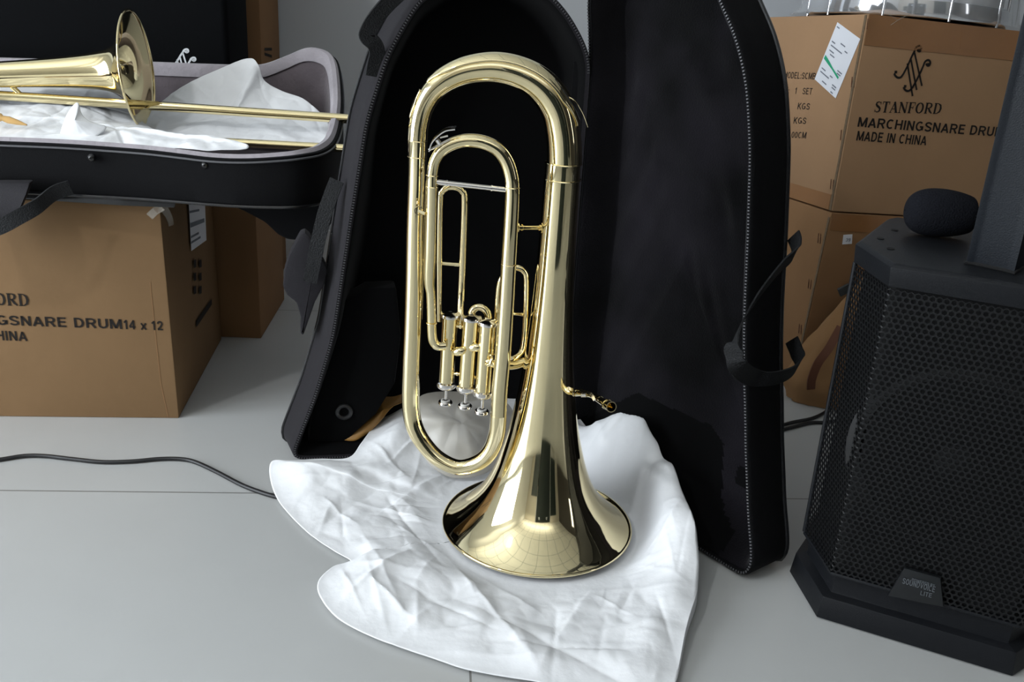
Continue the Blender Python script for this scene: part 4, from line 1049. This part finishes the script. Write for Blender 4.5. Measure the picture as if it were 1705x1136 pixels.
# ---------------------------------------------------------------- loudspeaker with column
A_, B_, C_ = fl(1314, 954), fl(1359, 1030), fl(1685, 1129)
fe = unit(C_ - B_); fn = V((fe.y, -fe.x, 0))            # outward normal of the front
FW = (C_ - B_).length
def mir(p): 
    r_ = p - B_; return C_ - fe * r_.dot(fe) + fn * r_.dot(fn)
D_ = mir(A_)
back = -fn
spk = thing('loudspeaker', 'black floor loudspeaker with honeycomb grille and upright column at right', 'loudspeaker', (B_ + C_) / 2 + back * .15)
DEPB = .26
def plan(ins, zz):
    c = (B_ + C_) / 2 + back * .15
    P = [A_, B_, C_, D_, D_ + back * (DEPB - .1) - fe * .02, (C_ + back * DEPB) + fe * .02, (B_ + back * DEPB) - fe * .02, A_ + back * (DEPB - .1) + fe * .02]
    return [p + unit(V((c.x - p.x, c.y - p.y, 0))) * ins + UP * zz for p in P]
def loft(rings, cap=True):
    n = len(rings[0]); vs = [p for r in rings for p in r]; fs = []
    for i in range(len(rings) - 1):
        for k in range(n): fs.append([i * n + k, i * n + (k + 1) % n, (i + 1) * n + (k + 1) % n, (i + 1) * n + k])
    if cap: fs += [list(range(n))[::-1], [(len(rings) - 1) * n + k for k in range(n)]]
    return vs, fs
sharp(obj('base', bevelled(loft([plan(0, .002), plan(.004, .032), plan(.018, .034), plan(.018, .058), plan(.008, .062), plan(.009, .066)]), .0015, 2), ABS, spk), 30)
INS = .010
cA, cB, cC, cD = plan(INS, 0)[:4]
ZT = on(1465, 435, cB, V((fn.x, fn.y, 0))).z
ZG = ZT - .026
obj('cabinet', loft([plan(INS + .012, .064), plan(INS + .012, ZG + .004)]), BOXBLK, spk, False)
sharp(obj('top_cap', bevelled(loft([plan(INS - .002, ZG), plan(INS - .004, ZT - .004), plan(INS + .002, ZT)]), .0015, 2), ABS, spk), 30)
# honeycomb grille: real holes, wrapped round the front and both chamfers
path = [cA + V((0, 0, 0)), cB, cC, cD]
segL = [(path[i + 1] - path[i]).length for i in range(3)]; TL = sum(segL)
def gmap(u_, v_):
    s = min(max(u_, 0), TL); i = 0
    while i < 2 and s > segL[i]: s -= segL[i]; i += 1
    return path[i].lerp(path[i + 1], s / segL[i]) + UP * v_
pit = .0072; gv, gf = [], []
rows = int((ZG - .066) / (pit * .866)); cols = int(TL / pit)
for rr_ in range(rows + 1):
    for cc in range(cols + 1):
        cu_ = (cc + .5 * (rr_ % 2)) * pit; cv_ = .066 + rr_ * pit * .866
        k_ = len(gv)
        for rad_ in (pit * .577, pit * .40):
            for j in range(6):
                a = R(30 + 60 * j); gv.append(gmap(cu_ + rad_ * math.cos(a), min(cv_ + rad_ * math.sin(a), ZG)))
        for j in range(6): gf.append([k_ + j, k_ + (j + 1) % 6, k_ + 6 + (j + 1) % 6, k_ + 6 + j])
solid(obj('grille', (gv, gf), GRILLE, spk, False, label='honeycomb metal grille'), .0012, 0)
for e in (0, 3):
    q = path[e] + (UP * .066)
    obj('side_trim', rod(q, q + UP * (ZG - .066), .003, 10), ABS, spk)
cone_c = (cB + cC) / 2 + back * .013 + UP * .24
obj('woofer', lathe(cone_c, fn, [(.0, .118), (.004, .112), (.004, .102), (-.002, .098), (-.008, .04), (-.001, .036), (.004, .02), (.005, .001)], 48), CONE, spk)
bq = [on(x, y, cB + fn * .006, fn) for x, y in ((1478, 992), (1506, 946), (1566, 962), (1571, 1011))]
bdg = obj('badge', bevelled(prism([p - fn * .004 for p in bq], fn * .005), .0012, 2), BADGE, spk, label='dark trapezoid badge')
def bg(x, y): return on(x, y, cB + fn * .007, fn)
obj('lettering', join(text_mesh('SOUNDVOICE', bg(1502, 971), bg(1556, 986), .008, fn, .01, lift=.0012), text_mesh('LITE', bg(1532, 990), bg(1551, 995), .006, fn, .0, lift=.0012), text_mesh('POWERED BY', bg(1518, 966), bg(1556, 977), .0035, fn, .0, lift=.0012)), BADGEINK, bdg, False)
for x, y in ((1483, 414), (1466, 397), (1490, 383)):
    q = fl(x, y, ZT + .0006); obj('screw_recess', lathe(q, (0, 0, 1), [(0, .0042), (.0004, .0042)], 16, True, True), BOXBLK, spk)
# column
ccen = on(1650, 450, (cB + cC) / 2 + back * .085, fn)
q1 = fl(1607, 440, ZT); q2 = fl(1621, 442, ZT); q3 = fl(1676, 454, ZT)
ce = unit(q3 - q2); cn = V((ce.y, -ce.x, 0)); cw = (q3 - q2).length
cr1 = q2 - q1; q4 = q3 + ce * (cr1.dot(ce)) + cn * (cr1.dot(cn)) * -1
cp = [q1, q2, q3, q4, q4 - cn * .06, q1 - cn * .06]
col = obj('column', bevelled(loft([[p + UP * 0 for p in cp], [p + UP * .75 for p in cp]]), .002, 2), ABS2, spk, label='dark grey column')
sharp(col, 30)
obj('column_foot', bevelled(loft([[p + (p - (cp[0] + cp[2] + cp[4]) / 3) * .06 for p in cp], [p + (p - (cp[0] + cp[2] + cp[4]) / 3) * .06 + UP * .004 for p in cp]]), .001, 1), BOXBLK, spk)

# foam windscreen resting on the speaker top
fc = fl(1552, 398, ZT); fc = fl(1553, 399, ZT)
ax_ = unit(CR * .98 - F0 * .12); ax_.z = 0; ax_.normalize()
kx = depth(fc) / FPX; hl, fr_ = 55 * kx, 40 * kx
fcc = fc + UP * (fr_ + .0005) + unit(V((fn.x, fn.y, 0))) * -.018
prf = [(-hl, .001), (-hl * .97, fr_ * .32), (-hl * .88, fr_ * .60), (-hl * .7, fr_ * .82), (-hl * .4, fr_ * .965), (-hl * .05, fr_), (hl * .3, fr_ * .97), (hl * .65, fr_ * .88), (hl * .88, fr_ * .78), (hl * .97, fr_ * .7), (hl, fr_ * .58), (hl * .96, fr_ * .3), (hl * .9, .001)]
obj('foam_windscreen', lathe(fcc, ax_, [(q.x, q.y) for q in catmull([V((a, b, 0)) for a, b in prf], 4)], 40), FOAM, None, True, 'black foam microphone windscreen lying on the loudspeaker top', 'microphone windscreen', loc=fc)

# ---------------------------------------------------------------- tan bag behind the loudspeaker
def bagpt(x, y, Y): return at(x, y, Y)
bagc = V((.635, 1.685, 0))
bag = thing('cloth_bag', 'tan cloth bag slumped on the floor between the right cartons and the loudspeaker', 'bag', bagc)
def bag_mesh():
    vs, fs = [], []; n, mm_ = 48, 26
    for i in range(mm_ + 1):
        f = i / mm_; z = .001 + .34 * f
        w_ = .13 * (1 - .82 * f ** 1.4) * (.78 + .22 * sstep(0, .12, f)); dp = .058 * (1 - .6 * f) * (.8 + .2 * sstep(0, .12, f)); cx = .0 + .085 * f
        for k in range(n):
            a = 2 * math.pi * k / n
            nn_ = 1 + .10 * noise.noise(V((math.cos(a) * 2, math.sin(a) * 2, f * 4))) + .05 * noise.noise(V((math.cos(a) * 6, math.sin(a) * 6, f * 9)))
            vs.append(bagc + V((cx + math.cos(a) * w_ * nn_, math.sin(a) * dp * nn_, z)))
    for i in range(mm_):
        for k in range(n): fs.append([i * n + k, i * n + (k + 1) % n, (i + 1) * n + (k + 1) % n, (i + 1) * n + k])
    fs.append(list(range(n))[::-1]); fs.append([mm_ * n + k for k in range(n)])
    return vs, fs
obj('body', bag_mesh(), TAN, bag)
obj('strap', ribbon([at(1400, 545, 1.655), at(1380, 580, 1.635), at(1362, 605, 1.625), at(1352, 630, 1.622), at(1350, 648, 1.625)], V((1, 0, .4)), .015, .004), TANSTRAP, bag, label='brown bag strap')
obj('buckle', bevelled(box(at(1400, 495, 1.66), V((.018, 0, .012)), V((0, .006, 0)), V((-.008, 0, .014))), .001, 1), BUCKLE, bag, label='dark plastic buckle')

# ---------------------------------------------------------------- cables
def cable(L, r, label, z=.0):
    P = [fl(x, y) + UP * (r + .0004) for x, y in L]
    return obj('cable', tube(P, r, 10, 8), RUBBER, None, True, label, 'cable', loc=P[0])
cable([(-520, 800), (-330, 760), (-180, 790), (-60, 776), (0, 769), (40, 763), (75, 763), (120, 768), (170, 773), (220, 772), (265, 768), (300, 768), (325, 773), (360, 789), (400, 810), (430, 822), (460, 831), (500, 838)], .0032, 'black cable snaking over the floor tiles at left towards the white sheet')
cable([(1290, 714), (1320, 706), (1350, 700), (1372, 690), (1400, 670)], .003, 'upper of two black cables on the floor between case lid and loudspeaker')
cable([(1290, 722), (1320, 714), (1350, 707), (1378, 706), (1410, 700)], .003, 'lower of two black cables on the floor between case lid and loudspeaker')

# ---------------------------------------------------------------- dark case, unseen, added to mirror as the dark band in the brass
eq = thing('added_dark_case', 'tall dark case added unseen behind the camera, mirrored as the dark band down the brass bell tube', 'added reflection case', (.30, -.75, 0))
EQ = mat('dark_laminate', rgb(34, 44, 44), 0.5)
def ebox(x0, x1, y0, y1, z0, z1): return box(V((x0 - .32, y0, z0)), V((x1 - x0, 0, 0)), V((0, y1 - y0, 0)), V((0, 0, z1 - z0)))
obj('body', bevelled(ebox(.18, 1.06, -.95, -.55, .001, .95), .01, 2), EQ, eq)
obj('lid', bevelled(ebox(.18, 1.06, -.95, -.55, .953, 1.12), .01, 2), EQ, eq)
for x in (.17, 1.04): obj('edging', ebox(x, x + .03, -.56, -.535, .001, 1.12), CHROME, eq, False, label='metal corner edging')
for x in (.4, .84): obj('latch', bevelled(ebox(x - .04, x + .04, -.55, -.535, .90, 1.0), .003, 1), CHROME, eq, label='metal latch')
obj('handle', tube([V((.22, -.55, .55)), V((.22, -.51, .55)), V((.38, -.51, .55)), V((.38, -.55, .55))], .009, 10, 6), RUBBER, eq)
